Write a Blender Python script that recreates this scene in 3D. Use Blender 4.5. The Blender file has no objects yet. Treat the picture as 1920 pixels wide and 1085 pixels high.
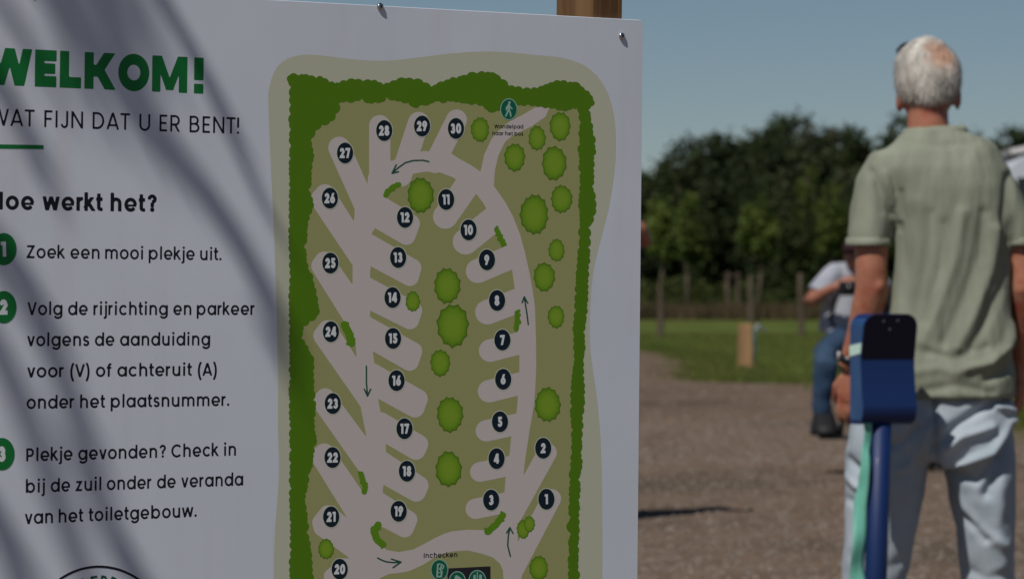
import bpy, bmesh, math, random
import numpy as np
from mathutils import Vector, Matrix, noise
from mathutils.geometry import tessellate_polygon
R = math.radians
F = 7000.0                      # focal length in photograph pixels (1920 wide)
CAM_Z = 1.10
HOR = 561.0                     # horizon row

# ------------------------------------------------------------------ camera, sky, sun, exposure
scene = bpy.context.scene
cam_d = bpy.data.cameras.new('camera'); cam = bpy.data.objects.new('camera', cam_d)
scene.collection.objects.link(cam); scene.camera = cam
cam.location = (0, 0, CAM_Z)
cam.rotation_euler = (R(90) + math.atan(18.5 / F), 0, 0)
cam_d.sensor_width = 36; cam_d.lens = F / 1920 * 36
cam_d.clip_start = 0.1; cam_d.clip_end = 6000
cam_d.dof.use_dof = True; cam_d.dof.focus_distance = 4.78; cam_d.dof.aperture_fstop = 11.5
cam_d.dof.aperture_blades = 7

SUN_AZ = 58.5      # degrees from the -X axis towards the -Y axis (sun stands behind the camera on its left)
SUN_EL = 52.0
sun_dir = Vector((-math.cos(R(SUN_AZ)) * math.cos(R(SUN_EL)), -math.sin(R(SUN_AZ)) * math.cos(R(SUN_EL)), math.sin(R(SUN_EL))))
world = bpy.data.worlds.new('World'); scene.world = world; world.use_nodes = True
wn = world.node_tree; wn.nodes.clear()
wo = wn.nodes.new('ShaderNodeOutputWorld'); bg = wn.nodes.new('ShaderNodeBackground'); sk = wn.nodes.new('ShaderNodeTexSky')
sk.sky_type = 'NISHITA'; sk.sun_disc = False
sk.sun_elevation = R(SUN_EL)
sk.sun_rotation = math.atan2(sun_dir.x, sun_dir.y)
sk.air_density = 1.0; sk.dust_density = 0.0; sk.ozone_density = 3.0; sk.altitude = 1800
bg.inputs[1].default_value = 0.056
wn.links.new(sk.outputs[0], bg.inputs[0]); wn.links.new(bg.outputs[0], wo.inputs[0])
sun_d = bpy.data.lights.new('sun', 'SUN'); sun_d.energy = 4.7; sun_d.angle = R(0.53); sun_d.color = (1.0, 0.955, 0.90)
sun = bpy.data.objects.new('sun', sun_d); scene.collection.objects.link(sun)
sun.rotation_euler = (-sun_dir).to_track_quat('-Z', 'Y').to_euler()
sun.location = (-20, -30, 60)
vs = scene.view_settings
vs.view_transform = 'Standard'; vs.look = 'None'; vs.gamma = 1.0; vs.use_curve_mapping = False
vs.exposure = -0.46

# ------------------------------------------------------------------ helpers
COL = scene.collection
def W(px, py, d):
    """the place in the world seen at photo pixel px, py at distance d"""
    return Vector(((px - 960) / F * d, d, CAM_Z + (HOR - py) / F * d))
def G(px, py):
    d = CAM_Z * F / (py - HOR)
    return ((px - 960) / F * d, d)
def mat(name, col, rough=0.6, spec=0.4, **k):
    m = bpy.data.materials.new(name); m.use_nodes = True
    b = m.node_tree.nodes['Principled BSDF']
    b.inputs['Base Color'].default_value = (*col, 1); b.inputs['Roughness'].default_value = rough
    b.inputs['Specular IOR Level'].default_value = spec
    for kk, v in k.items():
        b.inputs[kk.replace('_', ' ')].default_value = v
    return m
def noisy(m, c1, c2, scale=5, detail=6, bump=0, bscale=None, stretch=None, lo=0.35, hi=0.65, bdist=0.01, c3=None, s3=None):
    """mixes two colours by noise and adds bump"""
    nt = m.node_tree; N = nt.nodes; L = nt.links; b = N['Principled BSDF']
    tc = N.new('ShaderNodeTexCoord'); mp = N.new('ShaderNodeMapping')
    L.new(tc.outputs['Object'], mp.inputs[0])
    if stretch: mp.inputs['Scale'].default_value = stretch
    n = N.new('ShaderNodeTexNoise'); n.inputs['Scale'].default_value = scale; n.inputs['Detail'].default_value = detail
    L.new(mp.outputs[0], n.inputs['Vector'])
    cr = N.new('ShaderNodeValToRGB'); cr.color_ramp.elements[0].position = lo; cr.color_ramp.elements[1].position = hi
    cr.color_ramp.elements[0].color = (*c1, 1); cr.color_ramp.elements[1].color = (*c2, 1)
    L.new(n.outputs[0], cr.inputs[0]); out = cr.outputs[0]
    if c3:
        n3 = N.new('ShaderNodeTexNoise'); n3.inputs['Scale'].default_value = s3; n3.inputs['Detail'].default_value = 5
        L.new(mp.outputs[0], n3.inputs['Vector'])
        r3 = N.new('ShaderNodeMapRange'); r3.inputs[1].default_value = 0.5; r3.inputs[2].default_value = 0.68
        L.new(n3.outputs[0], r3.inputs[0])
        mx = N.new('ShaderNodeMix'); mx.data_type = 'RGBA'
        L.new(r3.outputs[0], mx.inputs['Factor']); L.new(out, mx.inputs['A']); mx.inputs['B'].default_value = (*c3, 1)
        out = mx.outputs['Result']
    L.new(out, b.inputs['Base Color'])
    if bump:
        nb = N.new('ShaderNodeTexNoise'); nb.inputs['Scale'].default_value = bscale or scale * 4; nb.inputs['Detail'].default_value = 5
        L.new(mp.outputs[0], nb.inputs['Vector'])
        bp = N.new('ShaderNodeBump'); bp.inputs['Strength'].default_value = bump; bp.inputs['Distance'].default_value = bdist
        L.new(nb.outputs[0], bp.inputs['Height']); L.new(bp.outputs[0], b.inputs['Normal'])
    return m
def mesh_obj(name, verts, faces, m, parent=None, loc=None, smooth=False, me=None):
    """verts are world coordinates; the object origin is put at loc (default the parent's location)"""
    if me is None:
        o0 = Vector(loc) if loc is not None else (parent_world(parent) if parent else Vector((0, 0, 0)))
        V = np.asarray([tuple(v) for v in verts], dtype=float).reshape(-1, 3) - np.array(o0)
        me = bpy.data.meshes.new(name); me.from_pydata(V.tolist(), [], faces); me.update()
        if smooth: me.polygons.foreach_set('use_smooth', [True] * len(me.polygons))
        if m: me.materials.append(m)
    o = bpy.data.objects.new(name, me); COL.objects.link(o)
    if parent:
        o.parent = parent; o.location = (Vector(loc) - parent_world(parent)) if loc is not None else (0, 0, 0)
    elif loc is not None: o.location = loc
    return o
def parent_world(p):
    v = Vector(p.location)
    while p.parent: p = p.parent; v += Vector(p.location)
    return v
def thing(name, label, cat, loc, group=None):
    o = bpy.data.objects.new(name, None); COL.objects.link(o); o.location = loc
    o.empty_display_size = 0.1
    o['label'] = label; o['category'] = cat
    if group: o['group'] = group
    return o
def tag(o, label=None, cat=None, group=None, kind=None):
    if label: o['label'] = label
    if cat: o['category'] = cat
    if group: o['group'] = group
    if kind: o['kind'] = kind
    return o
class MB:
    """collects geometry in world coordinates"""
    def __init__(s): s.v = []; s.f = []
    def add(s, v, f):
        k = len(s.v); s.v += [tuple(x) for x in v]; s.f += [tuple(i + k for i in q) for q in f]; return s
    def box(s, c, size, rot=None):
        c = Vector(c); hx, hy, hz = [q / 2 for q in size]
        v = [Vector((x, y, z)) for x in (-hx, hx) for y in (-hy, hy) for z in (-hz, hz)]
        if rot is not None: v = [rot @ q for q in v]
        return s.add([q + c for q in v], [(0, 1, 3, 2), (4, 6, 7, 5), (0, 4, 5, 1), (2, 3, 7, 6), (0, 2, 6, 4), (1, 5, 7, 3)])
    def tube(s, pts, rad, n=10, ref=None, cap=True):
        """rad: per point radius or (a, b); a runs along ref projected"""
        pts = [Vector(p) for p in pts]; rings = []
        ref = Vector(ref) if ref is not None else None
        prev = None
        for i, p in enumerate(pts):
            t = (pts[min(i + 1, len(pts) - 1)] - pts[max(i - 1, 0)]).normalized()
            a = ref if ref is not None else (prev if prev is not None else (Vector((1, 0, 0)) if abs(t.x) < 0.9 else Vector((0, 1, 0))))
            a = (a - t * a.dot(t)).normalized(); b = t.cross(a); prev = a
            r = rad[i] if hasattr(rad, '__len__') else rad
            ra, rb = r if hasattr(r, '__len__') else (r, r)
            rings.append([p + a * ra * math.cos(2 * math.pi * k / n) + b * rb * math.sin(2 * math.pi * k / n) for k in range(n)])
        return s.rings(rings, cap)
    def rings(s, rings, cap=True):
        n = len(rings[0]); v = [q for r in rings for q in r]; f = []
        for i in range(len(rings) - 1):
            for k in range(n):
                f.append((i * n + k, i * n + (k + 1) % n, (i + 1) * n + (k + 1) % n, (i + 1) * n + k))
        if cap:
            f.append(tuple(range(n))[::-1]); f.append(tuple((len(rings) - 1) * n + k for k in range(n)))
        return s.add(v, f)
    def loft(s, lst, n=28, e=2.3):
        """horizontal rings (z, cx, cy, rx, ry)"""
        rr = []
        for z, cx, cy, rx, ry in lst:
            q = []
            for k in range(n):
                a = 2 * math.pi * k / n; c, d = math.cos(a), math.sin(a)
                q.append(Vector((cx + rx * math.copysign(abs(c) ** (2 / e), c), cy + ry * math.copysign(abs(d) ** (2 / e), d), z)))
            rr.append(q)
        return s.rings(rr)
    def ball(s, c, r, n=14, rot=None):
        c = Vector(c); r = Vector(r) if hasattr(r, '__len__') else Vector((r, r, r)); rr = []
        m = max(6, n // 2 + 1)
        for i in range(m):
            th = math.pi * (i + 0.03) / (m - 1 + 0.06)
            q = []
            for k in range(n):
                a = 2 * math.pi * k / n
                p = Vector((r.x * math.sin(th) * math.cos(a), r.y * math.sin(th) * math.sin(a), r.z * math.cos(th)))
                if rot is not None: p = rot @ p
                q.append(c + p)
            rr.append(q)
        return s.rings(rr[::-1])
    def build(s, name, m, parent=None, loc=None, smooth=False):
        return mesh_obj(name, s.v, s.f, m, parent, loc, smooth)
def remeshed(mb, voxel, smooth=4):
    """one continuous surface out of overlapping closed shapes -> (verts array, faces)"""
    me = bpy.data.meshes.new('tmp'); me.from_pydata(mb.v, [], mb.f); me.update()
    bm = bmesh.new(); bm.from_mesh(me); bmesh.ops.recalc_face_normals(bm, faces=bm.faces); bm.to_mesh(me); bm.free()
    o = bpy.data.objects.new('tmp', me); COL.objects.link(o)
    r = o.modifiers.new('r', 'REMESH'); r.mode = 'VOXEL'; r.voxel_size = voxel
    if smooth:
        q = o.modifiers.new('s', 'SMOOTH'); q.iterations = smooth; q.factor = 0.5
    dg = bpy.context.evaluated_depsgraph_get(); ev = o.evaluated_get(dg); em = ev.to_mesh()
    n = len(em.vertices); V = np.empty(n * 3); em.vertices.foreach_get('co', V); V = V.reshape(-1, 3)
    NN = np.empty(n * 3); em.vertices.foreach_get('normal', NN); NN = NN.reshape(-1, 3)
    Fc = [tuple(p.vertices) for p in em.polygons]
    ev.to_mesh_clear(); bpy.data.objects.remove(o); bpy.data.meshes.remove(me)
    return V, NN, Fc
def copy_thing(o, loc=None, rz=None, sc=None, label=None, group=None):
    c = o.copy(); COL.objects.link(c)
    for ch in [q for q in bpy.data.objects if q.parent == o]:
        d = ch.copy(); COL.objects.link(d); d.parent = c; d.matrix_parent_inverse = ch.matrix_parent_inverse
        for g in [q for q in bpy.data.objects if q.parent == ch]:
            e = g.copy(); COL.objects.link(e); e.parent = d
    if loc is not None: c.location = loc
    if rz is not None: c.rotation_euler.z = rz
    if sc is not None: c.scale = sc
    if label: c['label'] = label
    if group: c['group'] = group
    return c
# ------------------------------------------------------------------ ground
rnd = random.Random(7); nr = np.random.default_rng(7)
m_gravel = noisy(mat('gravel', (0.13, 0.095, 0.07), 0.95, 0.1), (0.130, 0.086, 0.058), (0.195, 0.136, 0.096), scale=2.2, detail=12,
                 bump=0.6, bscale=26, lo=0.34, hi=0.68, bdist=0.03, c3=(0.085, 0.066, 0.046), s3=0.35)
m_grass = noisy(mat('grass', (0.05, 0.08, 0.02), 0.95, 0.05), (0.066, 0.096, 0.018), (0.118, 0.144, 0.034), scale=0.5, detail=10,
                bump=0.6, bscale=12, lo=0.36, hi=0.66, bdist=0.05, stretch=(1, 0.35, 1), c3=(0.105, 0.095, 0.03), s3=0.14)
g = mesh_obj('ground', [(-900, -60, 0), (900, -60, 0), (900, 2500, 0), (-900, 2500, 0)], [(0, 1, 2, 3)], m_gravel)
tag(g, 'brown gravel parking ground stretching to the grass', kind='structure')
edge = [(300, 648), (700, 650), (1000, 651), (1150, 652), (1205, 655), (1260, 658), (1310, 665), (1338, 674), (1352, 688), (1362, 702), (1385, 712), (1430, 717),
        (1510, 718), (1600, 722), (1700, 735), (1800, 758), (1890, 783), (1960, 800), (2100, 830), (2500, 880), (3200, 950)]
eg = []
for i in range(len(edge) - 1):
    a, b = G(*edge[i]), G(*edge[i + 1])
    n = 14
    for k in range(n):
        t = k / n
        x, y = a[0] + (b[0] - a[0]) * t, a[1] + (b[1] - a[1]) * t
        w = 0.012 * y
        eg.append((x + 0.25 * w * noise.noise((x * 1.1, y * 0.3, 0)), y + w * noise.noise((x * 1.3, y * 0.2, 5)), 0.004))
eg.append((*G(*edge[-1]), 0.004))
poly = eg + [(900, 40, 0.004), (900, 2400, 0.004), (-900, 2400, 0.004), (-900, eg[0][1], 0.004)]
tri = tessellate_polygon([[Vector(p) for p in poly]])
tag(mesh_obj('lawn', poly, [tuple(t) for t in tri], m_grass), 'mown green lawn beyond the gravel, running to the woodland', kind='structure')

def blades(pts, h0, h1, wd, lean=0.4):
    """crossed tapered blades at pts (n,2)"""
    n = len(pts); a = nr.uniform(0, 2 * math.pi, n); h = nr.uniform(h0, h1, n); w = wd * nr.uniform(0.6, 1.3, n)
    l = nr.uniform(-lean, lean, (n, 2)) * h[:, None]
    b = np.zeros((n, 3, 3))
    b[:, 0, 0] = pts[:, 0] - np.cos(a) * w; b[:, 0, 1] = pts[:, 1] - np.sin(a) * w
    b[:, 1, 0] = pts[:, 0] + np.cos(a) * w; b[:, 1, 1] = pts[:, 1] + np.sin(a) * w
    b[:, 2, 0] = pts[:, 0] + l[:, 0]; b[:, 2, 1] = pts[:, 1] + l[:, 1]; b[:, 2, 2] = h
    return b.reshape(-1, 3)
def soup(name, verts, nv, m, loc=(0, 0, 0)):
    n = len(verts) // nv
    me = bpy.data.meshes.new(name); me.vertices.add(len(verts)); me.vertices.foreach_set('co', (verts - np.array(loc)).astype(np.float32).ravel())
    me.loops.add(n * nv); me.loops.foreach_set('vertex_index', np.arange(n * nv, dtype=np.int32))
    me.polygons.add(n); me.polygons.foreach_set('loop_start', np.arange(0, n * nv, nv, dtype=np.int32))
    me.polygons.foreach_set('loop_total', np.full(n, nv, dtype=np.int32)); me.update(calc_edges=True); me.materials.append(m)
    o = bpy.data.objects.new(name, me); COL.objects.link(o); o.location = loc
    return o
m_blade = noisy(mat('grass_blade', (0.06, 0.09, 0.02), 0.8, 0.1), (0.062, 0.092, 0.018), (0.125, 0.135, 0.035), scale=0.8, detail=6)
# mown grass tufts: edge of the lawn and its near part
ex = np.array([p[:2] for p in eg])
sel = ex[(ex[:, 0] > -3) & (ex[:, 0] < 12) & (ex[:, 1] < 100)]
pts = sel[nr.integers(0, len(sel), 26000)] + np.stack([nr.normal(0, 0.35, 26000), np.abs(nr.normal(0, 1.6, 26000)) - 0.25], 1)
p2 = np.stack([nr.uniform(-1, 14, 60000), nr.uniform(30, 120, 60000)], 1)
lim = np.interp(p2[:, 0], sel[np.argsort(sel[:, 0])][:, 0], sel[np.argsort(sel[:, 0])][:, 1])
p2 = p2[p2[:, 1] > lim + 0.3]
tag(soup('grass', blades(np.concatenate([pts, p2]), 0.03, 0.10, 0.012), 3, m_blade), 'short blades of grass standing on the lawn', kind='stuff')
# loose stones on the gravel
m_stone = noisy(mat('stone', (0.2, 0.17, 0.14), 0.9, 0.2), (0.10, 0.08, 0.062), (0.26, 0.21, 0.17), scale=9, detail=2, lo=0.3, hi=0.75)
def stones(n, y0, y1, r0, r1):
    y = y0 + (y1 - y0) * nr.random(n) ** 1.3; x = y * nr.uniform(0.02, 0.155, n)
    okk = y < np.interp(x, sel[np.argsort(sel[:, 0])][:, 0], sel[np.argsort(sel[:, 0])][:, 1]) - 0.2
    x, y = x[okk], y[okk]; n = len(x); r = nr.uniform(r0, r1, n) * (0.5 + nr.random(n) ** 3)
    a = nr.uniform(0, 6.28, n)
    base = np.array([(1, 0, 0.1), (0.3, 0.9, 0.1), (-0.8, 0.5, 0.1), (-0.6, -0.7, 0.1), (0.5, -0.8, 0.1), (0.1, 0.1, 0.75)])
    ca, sa = np.cos(a), np.sin(a)
    b = base[None] * (r[:, None, None]) * nr.uniform(0.7, 1.3, (n, 6, 3))
    q = b.copy(); q[:, :, 0] = b[:, :, 0] * ca[:, None] - b[:, :, 1] * sa[:, None] + x[:, None]
    q[:, :, 1] = b[:, :, 0] * sa[:, None] + b[:, :, 1] * ca[:, None] + y[:, None]; q[:, :, 2] -= 0.001
    t = [(0, 1, 5), (1, 2, 5), (2, 3, 5), (3, 4, 5), (4, 0, 5)]
    return q[:, t, :].reshape(-1, 3)
tag(soup('gravel', np.concatenate([stones(26000, 13, 34, 0.005, 0.016), stones(14000, 25, 80, 0.010, 0.024)]), 3, m_stone), 'loose stones lying on the brown gravel ground', kind='stuff')

# ------------------------------------------------------------------ trees
m_bark = noisy(mat('bark', (0.1, 0.075, 0.05), 0.9, 0.1), (0.07, 0.055, 0.04), (0.17, 0.135, 0.10), scale=6, detail=8, bump=0.6, bscale=18, stretch=(1, 1, 0.25))
def leafmat(name, c1, c2, c3, sc=0.5):
    m = noisy(mat(name, c1, 0.7, 0.15), c1, c2, scale=sc, detail=3, lo=0.38, hi=0.62, c3=c3, s3=sc * 0.35)
    return m
m_leaf_dark = leafmat('leaf_dark', (0.018, 0.030, 0.010), (0.034, 0.050, 0.017), (0.060, 0.058, 0.030))
m_leaf_mid = leafmat('leaf_mid', (0.017, 0.029, 0.007), (0.034, 0.050, 0.012), (0.046, 0.050, 0.018))
m_leaf_young = leafmat('leaf_young', (0.045, 0.070, 0.013), (0.10, 0.135, 0.026), (0.080, 0.105, 0.020), 1.2)
def leaf_soup(centres, radii, n, size, seed):
    """leaves gathered in clumps on the outside of overlapping lobes"""
    q = np.random.default_rng(seed); L = len(centres); vol = np.array([r[0] * r[2] for r in radii]); vol = vol / vol.sum()
    nc = n // 14
    w = q.choice(L, nc, p=vol); d = q.normal(size=(nc, 3)); d /= np.linalg.norm(d, axis=1)[:, None]
    rr = 0.55 + 0.5 * q.random(nc) ** 0.5
    cc = np.array(centres)[w] + d * np.array(radii)[w] * rr[:, None]
    c = np.repeat(cc, 14, 0) + q.normal(size=(nc * 14, 3)) * size * 1.15
    m = len(c); a = q.normal(size=(m, 3)); a /= np.linalg.norm(a, axis=1)[:, None]
    b = np.cross(a, q.normal(size=(m, 3))); b /= np.linalg.norm(b, axis=1)[:, None]
    s = (size * q.uniform(0.5, 1.2, m))[:, None]
    return np.stack([c - a * s, c + b * s * 0.45, c + a * s, c - b * s * 0.45], 1).reshape(-1, 3)
def make_tree(name, label, h, crown_r, crown_z0, nlobe, nleaf, lsize, lm, seed, group, loc):
    q = random.Random(seed); t = thing(name, label, 'tree', (0, 0, 0), group)
    mb = MB(); r0 = h * 0.018
    pts = [Vector((0, 0, -0.1)), Vector((q.uniform(-.1, .1), q.uniform(-.1, .1), h * 0.3)), Vector((q.uniform(-.3, .3), q.uniform(-.2, .2), h * 0.6)), Vector((q.uniform(-.3, .3), 0, h * 0.93))]
    mb.tube(pts, [r0, r0 * 0.8, r0 * 0.5, r0 * 0.15], 8)
    cs, rs = [], []
    for i in range(nlobe):
        u = (i + q.random()) / nlobe; zz = crown_z0 + (h - crown_z0) * (0.12 + 0.76 * u)
        sp = crown_r * math.sin(math.pi * (0.18 + 0.74 * u)) ** 0.7
        a = i * 2.4 + q.uniform(-.5, .5); rad = sp * q.uniform(0.25, 0.75)
        lr = crown_r * q.uniform(0.3, 0.52) * ((1.1 - 0.5 * u) if h > 11 else (1.15 - .75 * u))
        c = (rad * math.cos(a), rad * math.sin(a), zz)
        cs.append(c); rs.append((lr, lr, lr * q.uniform(0.7, 1.05)))
        k = pts[1].lerp(pts[3], max(0.0, min(1, (zz - h * 0.42) / (h * 0.6))))
        mb.tube([k, k.lerp(Vector(c), 0.5) + Vector((0, 0, -0.15)), Vector(c)], [r0 * 0.4, r0 * 0.28, r0 * 0.1], 6)
    mb.build('trunk', m_bark, t, smooth=True)
    o = soup('crown', leaf_soup(cs, rs, nleaf, lsize, seed), 4, lm); o.parent = t
    t.location = loc
    return t
def gx(px, d): return (px - 960) / F * d
# far wood: photo column, top row, distance, kind
wood = [(1100, 286, 258, 2, 'woodland tree wholly behind the map side of the board'), (1175, 284, 266, 0, 'woodland tree at the very edge of the board, mostly behind it'),
        (1236, 276, 262, 1, 'low woodland tree where the tree line first emerges beside the board'), (1300, 268, 268, 2, 'woodland tree forming the flat low stretch before the tree line climbs'),
        (1358, 238, 262, 0, 'woodland tree on the rising shoulder of the tree line'), (1420, 204, 268, 1, 'tallest woodland tree, making the first peak of the tree line'),
        (1492, 206, 258, 2, 'tall woodland tree just past the first peak of the tree line'), (1560, 214, 266, 0, 'tall woodland tree on the level top above the seated person'),
        (1625, 222, 262, 1, 'woodland tree whose top meets the sleeve of the green polo'), (1700, 214, 268, 2, 'woodland tree behind the neck of the standing man'),
        (1775, 216, 262, 0, 'woodland tree behind the shoulder blades of the standing man'), (1835, 238, 276, 1, 'woodland tree rising between the collar and the motorhome roof'),
        (1893, 236, 262, 2, 'woodland tree directly over the motorhome roof'), (1960, 228, 266, 0, 'woodland tree just past the edge of the view, over the motorhome'), (2040, 230, 258, 1, 'woodland tree above the rear of the motorhome'),
        (2130, 240, 264, 2, 'last woodland tree past the motorhome'),
        (1205, 335, 248, 0, 'shorter front row tree tucked against the board edge'), (1270, 330, 250, 1, 'shorter front row tree behind the young tree with a round crown'), (1345, 330, 252, 0, 'shorter front row tree behind the tallest young tree'),
        (1395, 300, 256, 2, 'middle row tree under the first peak of the tree line'), (1450, 320, 250, 2, 'shorter front row tree behind the low fan shaped young tree'), (1530, 330, 248, 1, 'shorter front row tree behind the two young trees near the seated person'),
        (1580, 300, 255, 0, 'middle row tree above the seated person'), (1620, 320, 250, 0, 'shorter front row tree beside the sleeve of the green polo'), (1725, 330, 252, 1, 'shorter front row tree hidden by the standing man'),
        (1850, 320, 250, 2, 'shorter front row tree behind the motorhome cab')]
protos = [make_tree('woodland_tree', 'x', 14.0, 4.6, 0.6, 17, 9000, 0.30, mm, 30 + i, 'trees of the dark wood beyond the lawn', (0, 0, 0)) for i, mm in enumerate((m_leaf_dark, m_leaf_mid, m_leaf_dark))]
for i, (px, top, d, k, lab) in enumerate(wood):
    h = CAM_Z + (HOR - top) / F * d
    o = protos[k] if k not in [w[3] for w in wood[:i]] else copy_thing(protos[k])
    o.location = (gx(px, d), d, 0); o.rotation_euler.z = rnd.uniform(0, 6.28); s = h / 14.0 * rnd.uniform(0.97, 1.04)
    o.scale = (s * rnd.uniform(0.9, 1.2), s * rnd.uniform(0.9, 1.2), s); o['label'] = lab
# undergrowth and dry grass at the foot of the wood
m_under = leafmat('undergrowth_leaf', (0.020, 0.034, 0.008), (0.055, 0.068, 0.016), (0.085, 0.080, 0.025), 0.25)
cs, rs = [], []
for i in range(120):
    x = rnd.uniform(-12, 46); d = rnd.uniform(228, 247); hh = rnd.uniform(0.9, 2.3)
    cs.append((x, d, hh * 0.4)); rs.append((rnd.uniform(1.2, 2.6), 1.4, hh * 0.62))
tag(soup('undergrowth', leaf_soup(cs, rs, 30000, 0.20, 5), 4, m_under), 'bushy olive green undergrowth along the foot of the wood', kind='stuff')
m_dry = noisy(mat('dry_grass_blade', (0.14, 0.10, 0.06), 0.9, 0.05), (0.050, 0.042, 0.022), (0.115, 0.085, 0.048), scale=0.25, detail=5)
pp = np.stack([nr.uniform(-12, 46, 34000), nr.uniform(196, 226, 34000)], 1)
tag(soup('dry_grass', blades(pp, 0.35, 1.05, 0.05, 0.3), 3, m_dry), 'brown dry grass standing in a strip before the wood', kind='stuff')

# young planted trees: trunk column, base row, top row, crown half width px, crown bottom row
m_stake = noisy(mat('stake_wood', (0.15, 0.12, 0.09), 0.9, 0.1), (0.065, 0.050, 0.036), (0.15, 0.118, 0.088), scale=9, detail=6, bump=0.5, stretch=(1, 1, 0.12))
young = [(1290, 596, 352, 40, 486, 'slender young tree with a full round crown and dark trunk base'),
         (1388, 586, 285, 33, 440, 'tallest slender young tree, with a narrow crown high above a pale trunk'),
         (1421, 604, 368, 38, 474, 'low young tree with a fan shaped crown beside the tallest one'),
         (1517, 592, 300, 36, 446, 'slim young tree with a loose crown, its trunk near a seated person'),
         (1560, 596, 330, 36, 480, 'leafy young tree just above the head of the seated person'),
         (1238, 612, 372, 30, 470, 'thin young tree close beside the board edge'),
         (1640, 600, 320, 36, 470, 'young tree hidden mostly by the standing man'), (1120, 600, 330, 36, 470, 'young tree standing behind the board')]
for i, (px, base, top, hw, cb, lab) in enumerate(young):
    d = CAM_Z * F / (base - HOR); k = d / F; h = (base - top) * k
    z0 = (base - cb) * k
    t = make_tree('young_tree', lab, h, hw * k * 0.92, z0 * 0.92, 14, 3600, 0.15, m_leaf_young, 60 + i, 'young trees planted on the lawn', (gx(px, d), d, 0))
def stake(px, base, top, wpx, lab, cross=None):
    d = CAM_Z * F / (base - HOR); k = d / F; t = thing('tree_stake', lab, 'stake', (gx(px, d), d, 0), 'wooden stakes on the lawn')
    mb = MB(); h = (base - top) * k; w = wpx * k / 2
    c = Vector((gx(px, d), d, 0)); lean = rnd.uniform(-0.02, 0.02)
    mb.tube([c + Vector((0, 0, -0.1)), c + Vector((lean, 0, h * 0.5)), c + Vector((lean * 2, 0, h * 0.96)), c + Vector((lean * 2, 0, h))], [w, w * 0.95, w * 0.9, w * 0.6], 10)
    mb.build('pole', m_stake, t, smooth=False)
    if cross:
        x1 = gx(cross, d); mb = MB()
        mb.box(((c.x + x1) / 2, d - w - 0.02, h * 0.93), (abs(x1 - c.x) + w, 0.03, 0.09)); mb.build('cross_bar', m_stake, t)
        mb = MB(); mb.tube([(x1, d, -0.1), (x1, d, h)], w * 0.9, 8); mb.build('pole', m_stake, t)
stake(1238, 632, 546, 13, 'grey round wooden stake, stout and alone beside the board edge')
stake(1364, 596, 510, 9, 'dark double wooden stake joined by a short cross bar', cross=1384)
stake(1408, 606, 516, 11, 'dark stake standing behind the orange wooden post')
stake(1503, 630, 512, 12, 'tall grey stake beside the seated person in jeans')
# service post
d = CAM_Z * F / (690 - HOR); k = d / F
m_owood = noisy(mat('new_wood', (0.38, 0.23, 0.12), 0.75, 0.2), (0.27, 0.15, 0.075), (0.42, 0.25, 0.125), scale=7, detail=7, bump=0.3, stretch=(1, 1, 0.1))
t = thing('service_post', 'orange brown square wooden post with a grey tap on the lawn edge', 'post', (gx(1397, d), d, 0))
mb = MB(); rt = Matrix.Rotation(R(12), 3, 'Z')
c = Vector((gx(1397, d), d, 0)); hh = (690 - 607) * k; w = 21 * k
rr = [[c + rt @ Vector((sx * w / 2 * s, sy * w / 2 * s, z)) for sx, sy in ((-1, -1), (1, -1), (1, 1), (-1, 1))] for z, s in ((-0.2, 1), (hh - 0.03, 1), (hh, 0.86))]
mb.rings(rr); mb.build('post', m_owood, t)
m_tap = mat('tap_metal', (0.35, 0.38, 0.42), 0.35, 0.5, Metallic=0.8)
mb = MB(); mb.tube([c + Vector((w * .5, -.02, hh - .08)), c + Vector((w * .5 + .14, -.02, hh - .07)), c + Vector((w * .5 + .21, -.02, hh - .08)), c + Vector((w * .5 + .22, -.02, hh - .15))], 0.022, 8)
mb.tube([c + Vector((w * .5 + .12, -.02, hh - .06)), c + Vector((w * .5 + .12, -.02, hh - .01))], 0.035, 8); mb.build('tap', m_tap, t, smooth=True)
m_hose = mat('hose_blue', (0.03, 0.08, 0.16), 0.5, 0.4)
mb = MB(); mb.tube([c + Vector((w * .5 + .05, -.02, hh - .09)), c + Vector((w * .5 + .07, -.01, hh * .5)), c + Vector((w * .5 + .04, -.02, hh * .2)), c + Vector((w * .5 + .05, 0, -.02))], 0.016, 8); mb.build('pipe', m_hose, t, smooth=True)
m_soil = noisy(mat('bare_soil', (0.2, 0.12, 0.06), 0.95, 0.05), (0.13, 0.085, 0.045), (0.24, 0.15, 0.08), scale=6, detail=6)
mb = MB(); mb.ball(c + Vector((0, 0, 0)), (0.27, 0.35, 0.05), 20)
tag(mb.build('soil_patch', m_soil), 'bare orange brown soil at the foot of the wooden post', kind='structure')
# ------------------------------------------------------------------ information board
TH = R(35.6); U = Vector((math.cos(TH), math.sin(TH), 0)); n0 = Vector((math.sin(TH), -math.cos(TH), 0))
V_ = (Vector((0, 0, 1)) + n0 * 0.0166).normalized(); NRM = U.cross(V_).normalized()
C0 = W(1206, 38, 5.0)
def ray(px, py): return Vector(((px - 960) / F, 1, (HOR - py) / F))
CP = Vector((0, 0, CAM_Z))
LAY = 0.00004
def P(px, py, layer=0):
    d = ray(px, py); p0 = C0 + NRM * (layer * LAY)
    return CP + d * ((p0 - CP).dot(NRM) / d.dot(NRM))
def uv(p): q = p - C0; return q.dot(U), q.dot(V_)
base = Vector((C0.x - 0.7 * U.x, C0.y - 0.7 * U.y, 0))
board = thing('information_board', 'large white welcome board with a green campsite map, mounted on wooden posts', 'sign', base)
m_panel = mat('white_panel', (0.75, 0.765, 0.81), 0.42, 0.35)
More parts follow.
